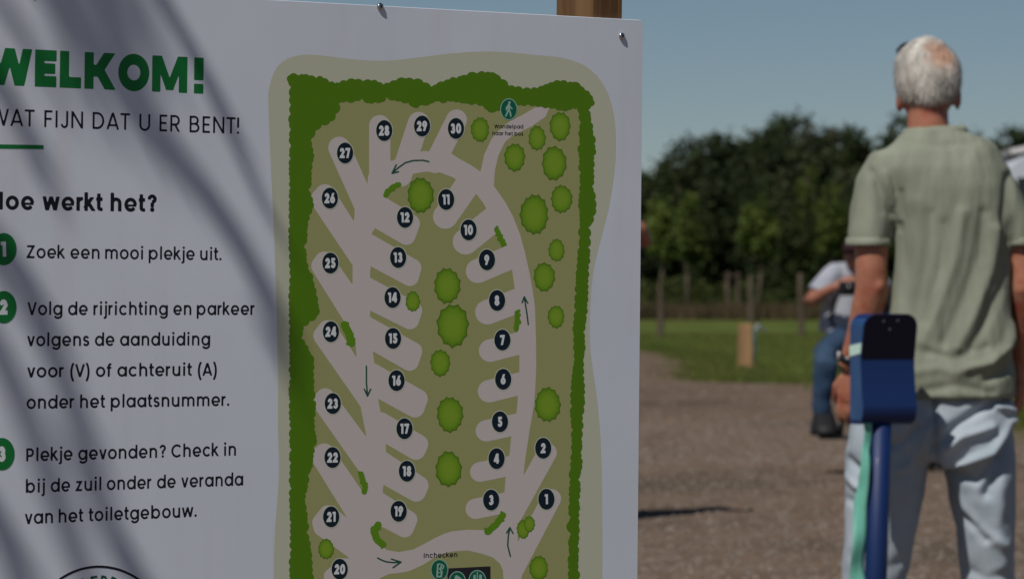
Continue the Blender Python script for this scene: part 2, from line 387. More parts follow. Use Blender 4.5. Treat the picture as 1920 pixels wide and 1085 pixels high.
def panel_mat(m):
    nt = m.node_tree; N = nt.nodes; L = nt.links; b = N['Principled BSDF']
    tc = N.new('ShaderNodeTexCoord'); n = N.new('ShaderNodeTexNoise'); n.inputs['Scale'].default_value = 3; n.inputs['Detail'].default_value = 9
    L.new(tc.outputs['Object'], n.inputs['Vector'])
    cr = N.new('ShaderNodeValToRGB'); cr.color_ramp.elements[0].color = (0.69, 0.735, 0.81, 1); cr.color_ramp.elements[1].color = (0.75, 0.795, 0.87, 1)
    cr.color_ramp.elements[0].position = .35; cr.color_ramp.elements[1].position = .62
    L.new(n.outputs[0], cr.inputs[0])
    mp = N.new('ShaderNodeMapping'); mp.inputs['Scale'].default_value = (22, 22, 1.1); L.new(tc.outputs['Object'], mp.inputs[0])
    n2 = N.new('ShaderNodeTexNoise'); n2.inputs['Scale'].default_value = 1.0; n2.inputs['Detail'].default_value = 8; L.new(mp.outputs[0], n2.inputs['Vector'])
    mr = N.new('ShaderNodeMapRange'); mr.inputs[1].default_value = .52; mr.inputs[2].default_value = .78; mr.inputs[4].default_value = .30; L.new(n2.outputs[0], mr.inputs[0])
    mx = N.new('ShaderNodeMix'); mx.data_type = 'RGBA'; L.new(mr.outputs[0], mx.inputs['Factor']); L.new(cr.outputs[0], mx.inputs['A']); mx.inputs['B'].default_value = (.58, .58, .55, 1)
    L.new(mx.outputs['Result'], b.inputs['Base Color'])
    r2 = N.new('ShaderNodeMapRange'); r2.inputs[3].default_value = .34; r2.inputs[4].default_value = .55; L.new(n2.outputs[0], r2.inputs[0]); L.new(r2.outputs[0], b.inputs['Roughness'])
panel_mat(m_panel)
# panel outline in plane coordinates
ub, vb = uv(P(1196, 1085)); k_ = ub / vb
U0, V1 = -1.22, -1.12
corner = []
def arc(cu, cv, a0, a1, r=0.008, n=6):
    for i in range(n + 1):
        a = R(a0 + (a1 - a0) * i / n); corner.append((cu + r * math.cos(a), cv + r * math.sin(a)))
arc(-0.008, -0.008, 0, 90); arc(U0 + .008, -0.008, 90, 180); arc(U0 + .008, V1 + .008, 180, 270); arc(-0.008, V1 + .008, 270, 360)
def pl(u, v, off=0): return C0 + U * u + V_ * v + NRM * off
mb = MB()
mb.rings([[pl(u * (1 - .0012) - 0.0005, v, -0.004) for u, v in corner], [pl(u, v, -0.0006) for u, v in corner], [pl(u - math.copysign(.0005, u + .6), v - math.copysign(.0005, v + .5), 0) for u, v in corner]])
mb.build('panel', m_panel, board)
m_post = noisy(mat('post_wood', (0.3, 0.17, 0.08), 0.8, 0.2), (0.11, 0.056, 0.024), (0.215, 0.120, 0.052), scale=14, detail=9, bump=0.7, bscale=60, stretch=(1, 1, 0.10), bdist=0.005, c3=(0.06, 0.032, 0.016), s3=30)
ul = uv(P(1050, 20))[0]; 
def wpost(u0):
    # rectangular timber standing behind the panel: 46 mm face, 81 mm deep
    rr = []
    c = pl(u0, 0, -0.0045)
    for z in (-1.85, 0.13, 0.14):
        s = 0.0 if z < 0.135 else 0.004; zz = V_ * z
        rr.append([c + U * (s) - NRM * s + zz, c + U * (.048 - s) - NRM * s + zz, c + U * (.048 - s) - NRM * (.082 - s) + zz, c + U * s - NRM * (.082 - s) + zz])
    m = MB(); m.rings(rr); m.build('post', m_post, board)
# left silhouette of the post is its rear left corner, the right one its front right corner
uR = uv(P(1166, 26))[0]
wpost(uR - 0.048 + 0.0035); wpost(U0 + 0.06)
m_screw = mat('screw_steel', (0.55, 0.56, 0.58), 0.22, 0.5, Metallic=1.0)
m_slot = mat('screw_socket', (0.02, 0.02, 0.022), 0.5, 0.3)
def screw(px, py):
    c = P(px, py); mb = MB()
    prof = [(0.0046, 0), (0.0048, 0.0012), (0.0042, 0.0026), (0.0026, 0.0034), (0.0016, 0.0036)]
    mb.rings([[c + U * r * math.cos(2 * math.pi * k / 18) + V_ * r * math.sin(2 * math.pi * k / 18) + NRM * z for k in range(18)] for r, z in prof])
    s = mb.build('screw', m_screw, board, smooth=True)
    mb = MB(); mb.rings([[c + U * r * math.cos(2 * math.pi * k / 6) + V_ * r * math.sin(2 * math.pi * k / 6) + NRM * z for k in range(6)] for r, z in ((.0019, .003), (.0019, .0039))])
    mb.build('socket', m_slot, s)
screw(1165, 68); screw(712, 13)
pa, pb = P(600, -20), P(-60, 40)
screw(52, -22)

# ---------------- printed shapes by contouring signed distance fields
def contour(f, xs, ys):
    """polygons of the region f < 0 on the grid"""
    ins = f < 0; ny, nx = f.shape; verts = []; faces = []; cache = {}
    def gv(i, j):
        k = (i, j)
        if k not in cache: cache[k] = len(verts); verts.append((xs[j], ys[i]))
        return cache[k]
    def ev(i, j, i2, j2):
        k = (i, j, i2, j2) if (i, j) < (i2, j2) else (i2, j2, i, j)
        if k not in cache:
            a, b = f[k[0], k[1]], f[k[2], k[3]]; t = a / (a - b); t = min(max(t, .02), .98)
            cache[k] = len(verts); verts.append((xs[k[1]] + (xs[k[3]] - xs[k[1]]) * t, ys[k[0]] + (ys[k[2]] - ys[k[0]]) * t))
        return cache[k]
    full = ins[:-1, :-1] & ins[1:, :-1] & ins[:-1, 1:] & ins[1:, 1:]
    some = (ins[:-1, :-1] | ins[1:, :-1] | ins[:-1, 1:] | ins[1:, 1:]) & ~full
    for i, j in zip(*np.nonzero(some)):
        c = [(i, j), (i, j + 1), (i + 1, j + 1), (i + 1, j)]; p = []
        for q in range(4):
            a, b = c[q], c[(q + 1) % 4]
            if ins[a]: p.append(gv(*a))
            if ins[a] != ins[b]: p.append(ev(*a, *b))
        if len(p) > 2: faces.append(tuple(p))
    for i in range(ny - 1):
        row = full[i]; j = 0
        if not row.any(): continue
        while j < nx - 1:
            if row[j]:
                k = j
                while k < nx - 1 and row[k]: k += 1
                faces.append((gv(i, j), gv(i, k), gv(i + 1, k), gv(i + 1, j))); j = k
            else: j += 1
    return verts, faces
def grid(x0, y0, x1, y1, st):
    xs = np.arange(x0, x1 + st, st); ys = np.arange(y0, y1 + st, st); return xs, ys, *np.meshgrid(xs, ys)
def d_poly(X, Y, pts):
    d = np.full(X.shape, 1e9); ins = np.zeros(X.shape, bool); n = len(pts)
    for i in range(n):
        (ax, ay), (bx, by) = pts[i], pts[(i + 1) % n]; ex, ey = bx - ax, by - ay
        t = np.clip(((X - ax) * ex + (Y - ay) * ey) / (ex * ex + ey * ey + 1e-12), 0, 1)
        d = np.minimum(d, np.hypot(X - ax - ex * t, Y - ay - ey * t))
        c = (ay > Y) != (by > Y)
        with np.errstate(divide='ignore', invalid='ignore'):
            ins ^= c & (X < (bx - ax) * (Y - ay) / (by - ay + (by == ay) * 1e-9) + ax)
    return np.where(ins, -d, d)
def d_cap(X, Y, pts, r):
    d = np.full(X.shape, 1e9)
    for (ax, ay), (bx, by) in zip(pts[:-1], pts[1:]):
        ex, ey = bx - ax, by - ay; t = np.clip(((X - ax) * ex + (Y - ay) * ey) / (ex * ex + ey * ey + 1e-12), 0, 1)
        d = np.minimum(d, np.hypot(X - ax - ex * t, Y - ay - ey * t))
    return d - r
def d_round(X, Y, pts, r):
    """convex polygon with its corners rounded by r"""
    n = len(pts); c = np.mean(pts, axis=0); L = []
    for i in range(n):
        a, b = np.array(pts[i], float), np.array(pts[(i + 1) % n], float); e = (b - a) / np.linalg.norm(b - a); q = np.array([-e[1], e[0]])
        if q.dot(c - a) < 0: q = -q
        L.append((a + q * r, e))
    out = []
    for i in range(n):
        (p, e), (p2, e2) = L[i - 1], L[i]; m = np.array([[e[0], -e2[0]], [e[1], -e2[1]]]); t = np.linalg.solve(m, p2 - p); out.append(p + e * t[0])
    return d_poly(X, Y, out) - r
def smooth_poly(pts, n=4):
    """closed Catmull-Rom"""
    out = []; N = len(pts)
    for i in range(N):
        p0, p1, p2, p3 = [np.array(pts[(i + k - 1) % N], float) for k in range(4)]
        for k in range(n):
            t = k / n; out.append(tuple(0.5 * ((2 * p1) + (-p0 + p2) * t + (2 * p0 - 5 * p1 + 4 * p2 - p3) * t * t + (-p0 + 3 * p1 - 3 * p2 + p3) * t ** 3)))
    return out
def print_px(name, verts, faces, m, layer, parent=board):
    return mesh_obj(name, [P(x, y, layer) for x, y in verts], faces, m, parent)
def print_poly(name, pts, m, layer, parent=board):
    tri = tessellate_polygon([[Vector((x, y, 0)) for x, y in pts]])
    return print_px(name, pts, [tuple(t) for t in tri], m, layer, parent)
def ink(name, c, rough=0.5): return mat(name, c, rough, 0.2)
i_pale = ink('print_pale_green', (0.585, 0.60, 0.46)); i_olive = ink('print_olive', (0.385, 0.395, 0.165)); i_road = ink('print_road', (0.66, 0.60, 0.565))
i_hedge = ink('print_hedge', (0.095, 0.225, 0.006)); i_bush = ink('print_bush', (0.13, 0.30, 0.012)); i_black = ink('print_black', (0.010, 0.012, 0.02)); i_disc = ink('print_disc', (0.007, 0.018, 0.030))
i_white = ink('print_white', (0.80, 0.83, 0.83)); i_green = ink('print_green', (0.010, 0.19, 0.042)); i_arrow = ink('print_arrow', (0.018, 0.10, 0.065)); i_icon = ink('print_icon_green', (0.006, 0.135, 0.075))
i_mint = ink('print_icon_light', (0.33, 0.55, 0.45)); i_halo = ink('print_halo', (0.62, 0.66, 0.52))
pale = [(503, 190), (505, 165), (512, 140), (525, 120), (545, 108), (570, 103), (600, 104), (640, 109), (680, 113), (720, 114), (760, 111), (800, 106), (850, 100), (900, 97), (950, 98), (1000, 103),
        (1050, 108), (1090, 120), (1115, 138), (1135, 165), (1148, 200), (1154, 240), (1155, 280), (1152, 326), (1142, 388), (1129, 440), (1116, 491), (1109, 538), (1105.5, 605), (1108, 665), (1120, 751),
        (1127, 841), (1129, 942), (1129.5, 1042), (1128, 1160), (1118, 1260), (1080, 1300), (900, 1310), (700, 1300), (560, 1290), (520, 1240), (513, 1160), (513, 1085), (515, 1000), (519, 950), (523, 880), (521, 800),
        (521, 700), (519, 600), (516, 500), (512, 400), (507, 300)]
print_poly('map_background', smooth_poly(pale), i_pale, 1)
print_poly('map_ground', [(560, 160), (1098, 175), (1088, 600), (1083, 850), (1076, 1240), (560, 1240)], i_olive, 2)
# roads
xs, ys, X, Y = grid(570, 190, 1070, 1200, 1.5)
outer = [(690, 330), (689, 346), (676, 385), (667, 415), (661, 502), (661, 527), (667, 650), (677, 767), (688, 822), (684, 930), (663, 989), (659, 1046), (640, 1085), (640, 1190), (690, 1120), (709, 1085), (729, 1075), (748, 1073),
         (766, 1070), (793, 1058), (815, 1044), (832, 1037), (848, 1033), (877, 1031), (904, 1037), (924, 1044), (937, 1055), (943, 1068), (944, 1085), (944, 1190), (977, 1190), (977, 1085), (982, 1066), (1000, 1035), (971, 1020), (970, 973), (981, 897),
         (984, 866), (993, 806), (1002, 755), (1004, 722), (1005.5, 688), (1005, 633), (1003, 573), (997, 533), (993, 512), (984, 472), (975, 439), (962, 406), (948, 380), (937, 364), (926, 349), (927, 334), (901, 322),
         (882, 309), (860, 297), (845, 287), (794, 283), (733, 302), (712, 300)]
inner = [(748, 338), (775, 326), (797, 322), (824, 323), (850, 333), (872, 350), (895, 366), (907, 382), (925, 415), (940, 450), (952, 480), (960, 505), (965, 539), (970, 600), (974, 666), (974, 695), (971, 743), (969, 769), (958, 823), (956, 846), (948, 895),
         (946, 921), (945, 960), (925, 993), (903, 993), (877, 992), (848, 995), (832, 1000), (815, 1008), (795, 1019), (775, 1029), (748, 1034), (724, 1030), (708, 1000), (705, 985), (717, 925), (719, 908), (724, 847), (723, 831), (713, 769), (709, 747), (702, 681),
         (699, 658), (694, 595), (694, 583), (693, 522), (695, 500), (697, 440), (700, 425), (715, 385), (722, 365), (733, 347)]
f = np.maximum(d_poly(X, Y, outer), -d_poly(X, Y, inner))
for pts, r in [([(636, 277), (686, 389), (684, 420)], 20.5), ([(712, 236), (712, 330)], 20), ([(785, 230), (752, 330)], 20), ([(856, 225), (816, 305)], 19.5), ([(1026, 848), (950, 985)], 18), ([(1034, 934), (965, 1065)], 18),
               ([(892, 953), (950, 941)], 19), ([(900, 884), (960, 872)], 18.5), ([(912, 807), (968, 795)], 20), ([(917, 733), (978, 718)], 21), ([(919, 657), (978, 642)], 21), ([(914, 585), (975, 562)], 23), ([(896, 508), (955, 483)], 22.5),
               ([(873, 453), (925, 411)], 24), ([(835, 406), (876, 347)], 23)]:
    f = np.minimum(f, d_cap(X, Y, pts, r))
for pts, r in [([(690, 350), (791, 412), (771, 467), (690, 420)], 17), ([(697, 439), (793, 494), (779, 544), (695, 499)], 17), ([(693, 520), (795, 574), (779, 624), (694, 582)], 17), ([(694, 594), (795, 650), (778, 703), (699, 658)], 17),
               ([(702, 680), (806, 739), (788, 790), (709, 747)], 18), ([(712, 768), (808, 825), (788, 869), (723, 831)], 18), ([(723, 846), (808, 903), (789, 947), (719, 908)], 18), ([(716, 922), (787, 967), (767, 1013), (700, 978)], 17),
               ([(577, 372), (612, 334), (715, 496), (690, 540)], 18), ([(580, 498), (608, 458), (735, 640), (700, 690)], 18), ([(583, 628), (616, 587), (730, 767), (700, 796)], 18), ([(580, 750), (612, 718), (740, 890), (700, 921)], 18),
               ([(578, 852), (611, 821), (738, 1005), (690, 1033)], 18), ([(584, 975), (612, 940), (690, 1000), (700, 1060), (665, 1052), (590, 998)], 16), ([(604, 1075), (640, 1046), (720, 1042), (720, 1130), (650, 1190)], 16)]:
    if pts[0][0] > 685:
        q0, q1, q2, q3 = [np.array(p, float) for p in pts]; pts = [tuple(q0 + (q0 - q1) * .28), tuple(q1), tuple(q2), tuple(q3 + (q3 - q2) * .3)]
    dd = d_round(X, Y, pts, r)
    f = np.minimum(f, dd if pts[0][0] > 620 else np.maximum(dd, X - 694))
f = np.minimum(f, d_poly(X, Y, [(901, 322), (908, 290), (922, 260), (935, 245), (955, 228), (981, 215), (1003, 202), (1026, 199), (1031, 199), (1023, 219), (997, 237), (962, 254), (947, 266), (934, 293), (928, 320), (926, 350), (915, 352), (900, 345)]))
print_px('map_road', *contour(f, xs, ys), i_road, 3)
# hedge band with scalloped edges
hedge_out = [(545, 145), (568, 144), (600, 147), (625, 159), (660, 152), (690, 152), (720, 160), (735, 157), (760, 147), (790, 154), (812, 164), (830, 157), (845, 150), (860, 148), (880, 140), (900, 136), (925, 139), (945, 152), (955, 164),
             (985, 168), (1010, 167), (1030, 160), (1045, 154), (1080, 157), (1092, 167), (1105, 177), (1112, 192), (1103, 202), (1107, 235), (1112, 262), (1114, 280), (1110, 300), (1111, 330), (1110, 350), (1114, 390), (1109, 418), (1097, 428),
             (1102, 432), (1103, 450), (1101, 500), (1099, 530), (1098, 560), (1098, 590), (1094, 620), (1090, 680), (1093, 735), (1090, 780), (1087, 830), (1088, 860), (1084, 900), (1083, 950), (1081, 1010), (1080, 1060), (1079, 1240)]
hedge_in = [(1070, 1240), (1070, 1070), (1069, 1040), (1071, 1000), (1069, 960), (1071, 920), (1072, 880), (1075, 850), (1075, 810), (1073, 760), (1075, 720), (1080, 660), (1078, 620), (1080, 590), (1082, 560), (1082, 530), (1085, 490),
            (1090, 450), (1090, 420), (1088, 380), (1090, 330), (1088, 280), (1090, 240), (1090, 214), (1084, 200), (1057, 204), (1037, 201), (1030, 196), (1022, 200), (999, 195), (971, 195), (968, 197), (937, 202), (926, 207), (914, 206),
            (906, 196), (883, 194), (852, 186), (829, 189), (817, 187), (804, 194), (780, 199), (759, 189), (723, 182), (715, 190), (690, 192), (681, 184), (655, 190), (633, 188), (635, 198), (631, 212), (624, 222), (599, 236), (588, 250),
            (583, 262), (582, 275), (585, 288), (584, 300), (580, 331), (578, 355), (585, 382), (580, 396), (573, 432), (570, 460), (574, 502), (584, 520), (589, 548), (595, 571), (594, 589), (579, 602), (567, 612), (563, 630), (575, 656),
            (588, 679), (584, 708), (588, 759), (586, 785), (590, 826), (586, 850), (578, 889), (568, 931), (574, 963), (574, 990), (582, 1044), (584, 1076), (584, 1240), (547, 1240)]
hp = hedge_out + hedge_in
xs, ys, X, Y = grid(530, 125, 1125, 1200, 1.5)
f = d_poly(X, Y, hp); q = random.Random(3)
def scallop(pts, r0, r1, out, closed=True):
    global f
    N = len(pts); acc = 0.0; P_ = np.array(pts, float)
    area = 0.5 * np.sum(P_[:, 0] * np.roll(P_[:, 1], -1) - P_[:, 1] * np.roll(P_[:, 0], -1)); sg = 1 if area > 0 else -1
    for i in range(N if closed else N - 1):
        a, b = P_[i], P_[(i + 1) % N]; L = np.linalg.norm(b - a); e = (b - a) / L; inw = np.array([-e[1], e[0]]) * sg; t = acc
        while t < L:
            r = q.uniform(r0, r1); p = a + e * t + inw * (r - q.uniform(out * .5, out))
            sl = (slice(max(0, int((p[1] - ys[0] - 16) / 1.5)), int((p[1] - ys[0] + 18) / 1.5)), slice(max(0, int((p[0] - xs[0] - 16) / 1.5)), int((p[0] - xs[0] + 18) / 1.5)))
            if f[sl].size: f[sl] = np.minimum(f[sl], np.hypot(X[sl] - p[0], Y[sl] - p[1]) - r)
            t += r * q.uniform(1.1, 1.7)
        acc = t - L
scallop(hp, 6, 12, 5.4)
print_px('map_hedge', *contour(f, xs, ys), i_hedge, 4)
# round tree symbols with a printed colour gradient
m_sym = mat('print_tree', (0.2, 0.4, 0.03), 0.42, 0.35)
at = m_sym.node_tree.nodes.new('ShaderNodeAttribute'); at.attribute_name = 'tint'
m_sym.node_tree.links.new(at.outputs['Color'], m_sym.node_tree.nodes['Principled BSDF'].inputs['Base Color'])
def tree_symbol(cx, cy, rx, ry, seed):
    q = random.Random(seed); n = 66; lob = q.choice((11, 12, 13)); ph = q.random() * 6; v = [(cx, cy)]; cols = [(0.235, 0.40, 0.024)]
    for s, c in ((0.45, (0.225, 0.39, 0.020)), (0.75, (0.175, 0.35, 0.012)), (0.9, (0.125, 0.265, 0.006)), (1.0, (0.075, 0.17, 0.004))):
        for k in range(n):
            a = 2 * math.pi * k / n; w = 1 + (0.055 * (1 - 2.2 * abs(math.sin(lob * a / 2 + ph)) ** 0.9) + 0.02 * math.sin(3 * a + ph)) * (s ** 2) + .01 * s
            v.append((cx + rx * s * w * math.cos(a), cy + ry * s * w * math.sin(a))); cols.append(c)
    fc = [(0, 1 + k, 1 + (k + 1) % n) for k in range(n)]
    for r in range(3):
        for k in range(n): fc.append((1 + r * n + k, 1 + (r + 1) * n + k, 1 + (r + 1) * n + (k + 1) % n, 1 + r * n + (k + 1) % n))
    o = print_px('tree_symbol', v, fc, m_sym, 5.5 if seed == 21 else 5)
    ca = o.data.color_attributes.new('tint', 'FLOAT_COLOR', 'POINT')
    for i, c in enumerate(cols): ca.data[i].color = (*c, 1)
for i, t in enumerate([(900, 243, 17, 23), (1050, 237, 19.5, 27), (1007, 259, 16, 23), (965, 295, 19.5, 26), (1039, 306, 23, 32), (1053, 373, 20, 26), (1001.5, 402, 26.5, 37), (1043.5, 469, 15, 21), (1020.5, 519, 20, 27),
                       (1042.5, 593.5, 15.5, 21), (1027, 758, 24, 32), (1010, 1064, 17.5, 23), (788.5, 366, 24.5, 33), (838.5, 535.5, 24.5, 33), (849, 610, 29.5, 40), (774, 565, 13.5, 19), (825.5, 680, 18.5, 25), (843.5, 776.5, 24.5, 33),
                       (841, 878.5, 24.5, 33), (611.5, 1028, 14.5, 19), (981, 991, 12, 18), (992.5, 981.5, 10.5, 15)]):
    tree_symbol(*t, i)
for pts, r in [([(723, 366), (734, 352), (748, 346)], 4.6), ([(646, 609), (654, 624), (659, 642)], 7.5), ([(677, 888), (681, 902), (685, 912), (683, 921)], 5.2), ([(709, 983), (701, 996), (707, 1011), (718, 1020)], 6.5), ([(931, 430), (938, 444), (943, 458)], 4.6),
               ([(969.5, 586), (970, 600), (968, 616)], 4.8), ([(943, 965), (930, 983), (914, 996)], 6)]:
    x0 = min(p[0] for p in pts) - 14; x1 = max(p[0] for p in pts) + 14; y0 = min(p[1] for p in pts) - 14; y1 = max(p[1] for p in pts) + 14
    xs, ys, X, Y = grid(x0, y0, x1, y1, 1.0); f = d_cap(X, Y, pts, r)
    for i in range(11):
        k = i / 10 * (len(pts) - 1); a = min(int(k), len(pts) - 2); t = k - a; px = pts[a][0] + (pts[a + 1][0] - pts[a][0]) * t; py = pts[a][1] + (pts[a + 1][1] - pts[a][1]) * t
        an = q.uniform(0, 6.28); f = np.minimum(f, np.hypot(X - px - r * math.cos(an), Y - py - r * math.sin(an)) - q.uniform(2, 3.2))
    print_px('bush_symbol', *contour(f, xs, ys), i_bush, 5)
# direction arrows
def arrow(lines, w=1.35):
    al = [p for l in lines for p in l]; x0 = min(p[0] for p in al) - 4; x1 = max(p[0] for p in al) + 4; y0 = min(p[1] for p in al) - 4; y1 = max(p[1] for p in al) + 4
    xs, ys, X, Y = grid(x0, y0, x1, y1, 0.8); f = np.full(X.shape, 1e9)
    for l in lines: f = np.minimum(f, d_cap(X, Y, l, w))
    print_px('arrow_symbol', *contour(f, xs, ys), i_arrow, 6)
arrow([[(804, 303), (793, 300.5), (775, 301), (760, 305), (746, 315), (735, 325)], [(743, 309), (735, 325), (747, 322)]])
arrow([[(687, 686), (687, 715), (689, 742)], [(683, 729), (689, 742), (695, 729)]])
arrow([[(708, 1045), (716, 1049), (724, 1052), (737, 1053.5), (752, 1052.5)], [(734, 1047), (752, 1052.5), (737, 1063)]])
arrow([[(990.5, 608), (988, 588), (983, 557)], [(979, 567), (983, 556), (989.5, 568)]])
arrow([[(957, 1042), (952, 1022), (953, 1004), (956, 988)], [(950, 998), (956, 988), (962, 999)]])

# ---------------- lettering: geometric strokes, cap height 1
def GL(c, w):
    h = w / 2; X = .785; O = []
    def S(x0, y0, x1, y1, k=1): O.append(('s', x0, y0, x1, y1, h * k))
    def D(x0, y0, x1, y1, lo, hi, k=1):
        dx, dy = x1 - x0, y1 - y0; L = math.hypot(dx, dy); e = 2.5 * h / L; O.append(('d', x0 - dx * e, y0 - dy * e, x1 + dx * e, y1 + dy * e, h * k, lo, hi))
    def A(cx, cy, rx, ry, a0, a1):
        n = max(4, int(abs(a1 - a0) / 12)); O.append(('a', [(cx + rx * math.cos(R(a0 + (a1 - a0) * i / n)), cy + ry * math.sin(R(a0 + (a1 - a0) * i / n))) for i in range(n + 1)], h, abs(a1 - a0) >= 360))
    def dot(x, y, r): O.append(('c', x, y, r))
    dr = h * 1.25; hx = h * 1.1; Wd = .5
    ring = lambda: A(.37, X / 2, .37 - h, X / 2 + .012 - h, 0, 360)
    if c == 'o': ring(); Wd = .74
    elif c == 'c': A(.37, X / 2, .37 - h, X / 2 + .012 - h, 42, 318); Wd = .68
    elif c == 'e': A(.37, X / 2, .37 - h, X / 2 + .012 - h, 0, 318); S(h, X / 2 - h * .45, .74 - h * .3, X / 2 - h * .45, .85 if w < .19 else .62); Wd = .74
    elif c == 'a': ring(); S(.76 - h, 0, .76 - h, X); Wd = .76
    elif c == 'd': ring(); S(.76 - h, 0, .76 - h, 1.06); Wd = .76
    elif c in 'bp':
        A(.39, X / 2, .37 - h, X / 2 + .012 - h, 0, 360); Wd = .76
        S(h, 0 if c == 'b' else -.29, h, 1.06 if c == 'b' else X)
    elif c == 'g': ring(); S(.76 - h, .0, .76 - h, X); A(.40, .02, .36 - h, .31 - h, 205, 360); Wd = .76
    elif c in 'nhru' and c != 'r':
        r = .32 - h; t = .64
        if c == 'u': S(h, r + h, h, X); A(.32, r + h - .012, r, r, 180, 360); S(t - h, 0, t - h, X)
        else: S(h, 0, h, 1.06 if c == 'h' else X); A(.32, X - r - h + .012, r, r, 0, 180); S(t - h, 0, t - h, X - r - h + .012)
        Wd = t
    elif c == 'r': S(h, 0, h, X); A(.36, X - .34 + .012, .36 - h, .34 - h, 92, 170); Wd = .38
    elif c == 'm':
        r = (1.06 - w) / 4; cy = X - h - r + .012
        S(h, 0, h, X); A(h + r, cy, r, r, 0, 180); S(h + 2 * r, 0, h + 2 * r, cy); A(h + 3 * r, cy, r, r, 0, 180); S(1.06 - h, 0, 1.06 - h, cy); Wd = 1.06
    elif c == 't': S(.15, .2, .15, 1.0); A(.15 + .17, .2, .17, .2 - h, 180, 270); S(.31, h, .37, h); S(0, X - h, .37, X - h); Wd = .37
    elif c == 'i': S(dr, 0, dr, X); dot(dr, X + .19, dr); Wd = 2 * dr
    elif c == 'j': S(.17, -.12, .17, X); A(.02, -.12, .15, .17 - h, 270, 360); dot(.17, X + .19, dr); Wd = .17 + dr
    elif c == 'l': S(h, 0, h, 1.06); Wd = w
    elif c == 'k': S(h, 0, h, 1.06); D(w * .8, .36, .56 - h, X, .1, X); D(.26, .42, .60 - h * .6, 0, 0, .55); Wd = .60
    elif c == 'v': D(hx, X, .32, 0, 0, X); D(.64 - hx, X, .32, 0, 0, X); Wd = .64
    elif c == 'w': D(hx, X, .27, 0, 0, X); D(.5, X * .97, .27, 0, 0, X); D(.5, X * .97, .73, 0, 0, X); D(1 - hx, X, .73, 0, 0, X); Wd = 1.0
    elif c == 'z': S(.03, X - h, .5, X - h); S(.0, h, .52, h); D(.46 - h * .4, X - h, .06 + h * .4, h, 0, X); Wd = .52
    elif c == 's': ry = (X + .024 - w) / 4; A(.26, X + .012 - h - ry, .25 - h, ry, 28, 270); A(.26, -.012 + h + ry, .26 - h, ry, -152, 90); Wd = .52
    elif c == 'f': S(.16, 0, .16, .84); A(.34, .84, .18, .22 - h, 92, 180); S(0, X - h, .36, X - h); Wd = .37
    elif c == '?': A(.27, .74, .27 - h, .27 - h, -75, 172); S(.27 + .01, .27, .27 + .01, .53); dot(.28, dr, dr); Wd = .54
    elif c == '.': dot(dr, dr, dr); Wd = 2 * dr
    elif c == '!': S(dr, .37, dr, 1.0, 1.08); (dot(dr, dr, dr) if w < .2 else S(dr, 0, dr, .27, 1.08)); Wd = 2 * dr
    elif c == '(': A(.62, .38, .60 - h, .95, 132, 228); Wd = .30
    elif c == ')': A(-.32, .38, .60 - h, .95, -48, 48); Wd = .30
    elif c == 'V': D(hx, 1, .39, 0, 0, 1); D(.78 - hx, 1, .39, 0, 0, 1); Wd = .78
    elif c == 'A': D(hx, 0, .41, 1, 0, 1); D(.82 - hx, 0, .41, 1, 0, 1); S(.18, .26, .64, .26, .9); Wd = .82
    elif c == 'W' and w > .25: D(hx * 1.05, 1, .42, 0, 0, 1); D(.74, 1, .42, 0, 0, 1); D(.74, 1, 1.06, 0, 0, 1); D(1.48 - hx * 1.05, 1, 1.06, 0, 0, 1); Wd = 1.48
    elif c == 'W': D(hx, 1, .33, 0, 0, 1); D(.62, 1, .33, 0, 0, 1); D(.62, 1, .91, 0, 0, 1); D(1.24 - hx, 1, .91, 0, 0, 1); Wd = 1.24
    elif c == 'Z': S(.03, 1 - h, .62, 1 - h); S(0, h, .64, h); D(.58 - h * .4, 1 - h, .06 + h * .4, h, 0, 1); Wd = .64
    elif c in 'PRB':
        Wd = .62
        if c == 'B':
            S(h, 0, h, 1); ry1 = (1 - w) / 2 * .48; ry2 = (1 - w) / 2 - ry1; ym = h + 2 * ry2
            S(h, 1 - h, .34, 1 - h); S(h, ym, .34, ym, .9); S(h, h, .36, h); A(.33, 1 - h - ry1, .27 - h, ry1, -90, 90); A(.35, h + ry2, .30 - h, ry2, -90, 90); Wd = .65
        else:
            S(h, 0, h, 1); ry = .275 - h * .3; S(h, 1 - h, .32, 1 - h); S(h, 1 - h - 2 * ry, .32, 1 - h - 2 * ry, .95); A(.32, 1 - h - ry, .30 - h, ry, -90, 90)
            if c == 'R': D(.30, .45, .64 - hx, 0, 0, .5); Wd = .66
    elif c == 'C': A(.48, .5, .48 - h, .515 - h, 43, 317); Wd = .86
    elif c == 'O': A(.52, .5, .52 - h, .515 - h, 0, 360); Wd = 1.04
    elif c == 'T': S(0, 1 - h, .62, 1 - h); S(.31, 0, .31, 1); Wd = .62
    elif c in 'FEL':
        S(h, 0, h, 1); Wd = .5 + .20 * (w > .25)
        if c != 'L': S(0, 1 - h, Wd, 1 - h); S(0, .5, Wd - .04, .5, .95)
        if c != 'F': S(0, h, Wd, h)
    elif c == 'I': S(h, 0, h, 1); Wd = w
    elif c == 'J': S(.46 - h, .24, .46 - h, 1); A(.23, .24, .23 - h, .255 - h, 185, 360); Wd = .46
    elif c == 'N': S(h, 0, h, 1); S(.74 - h, 0, .74 - h, 1); D(h, 1 - h * .3, .74 - h, h * .3, 0, 1); Wd = .74
    elif c == 'D': S(h, 0, h, 1); S(h, 1 - h, .32, 1 - h); S(h, h, .32, h); A(.30, .5, .44 - h, .5 - h, -90, 90); Wd = .74
    elif c == 'U': S(h, .32, h, 1); S(.70 - h, .32, .70 - h, 1); A(.35, .34, .35 - h, .355 - h, 180, 360); Wd = .70
    elif c == 'K':
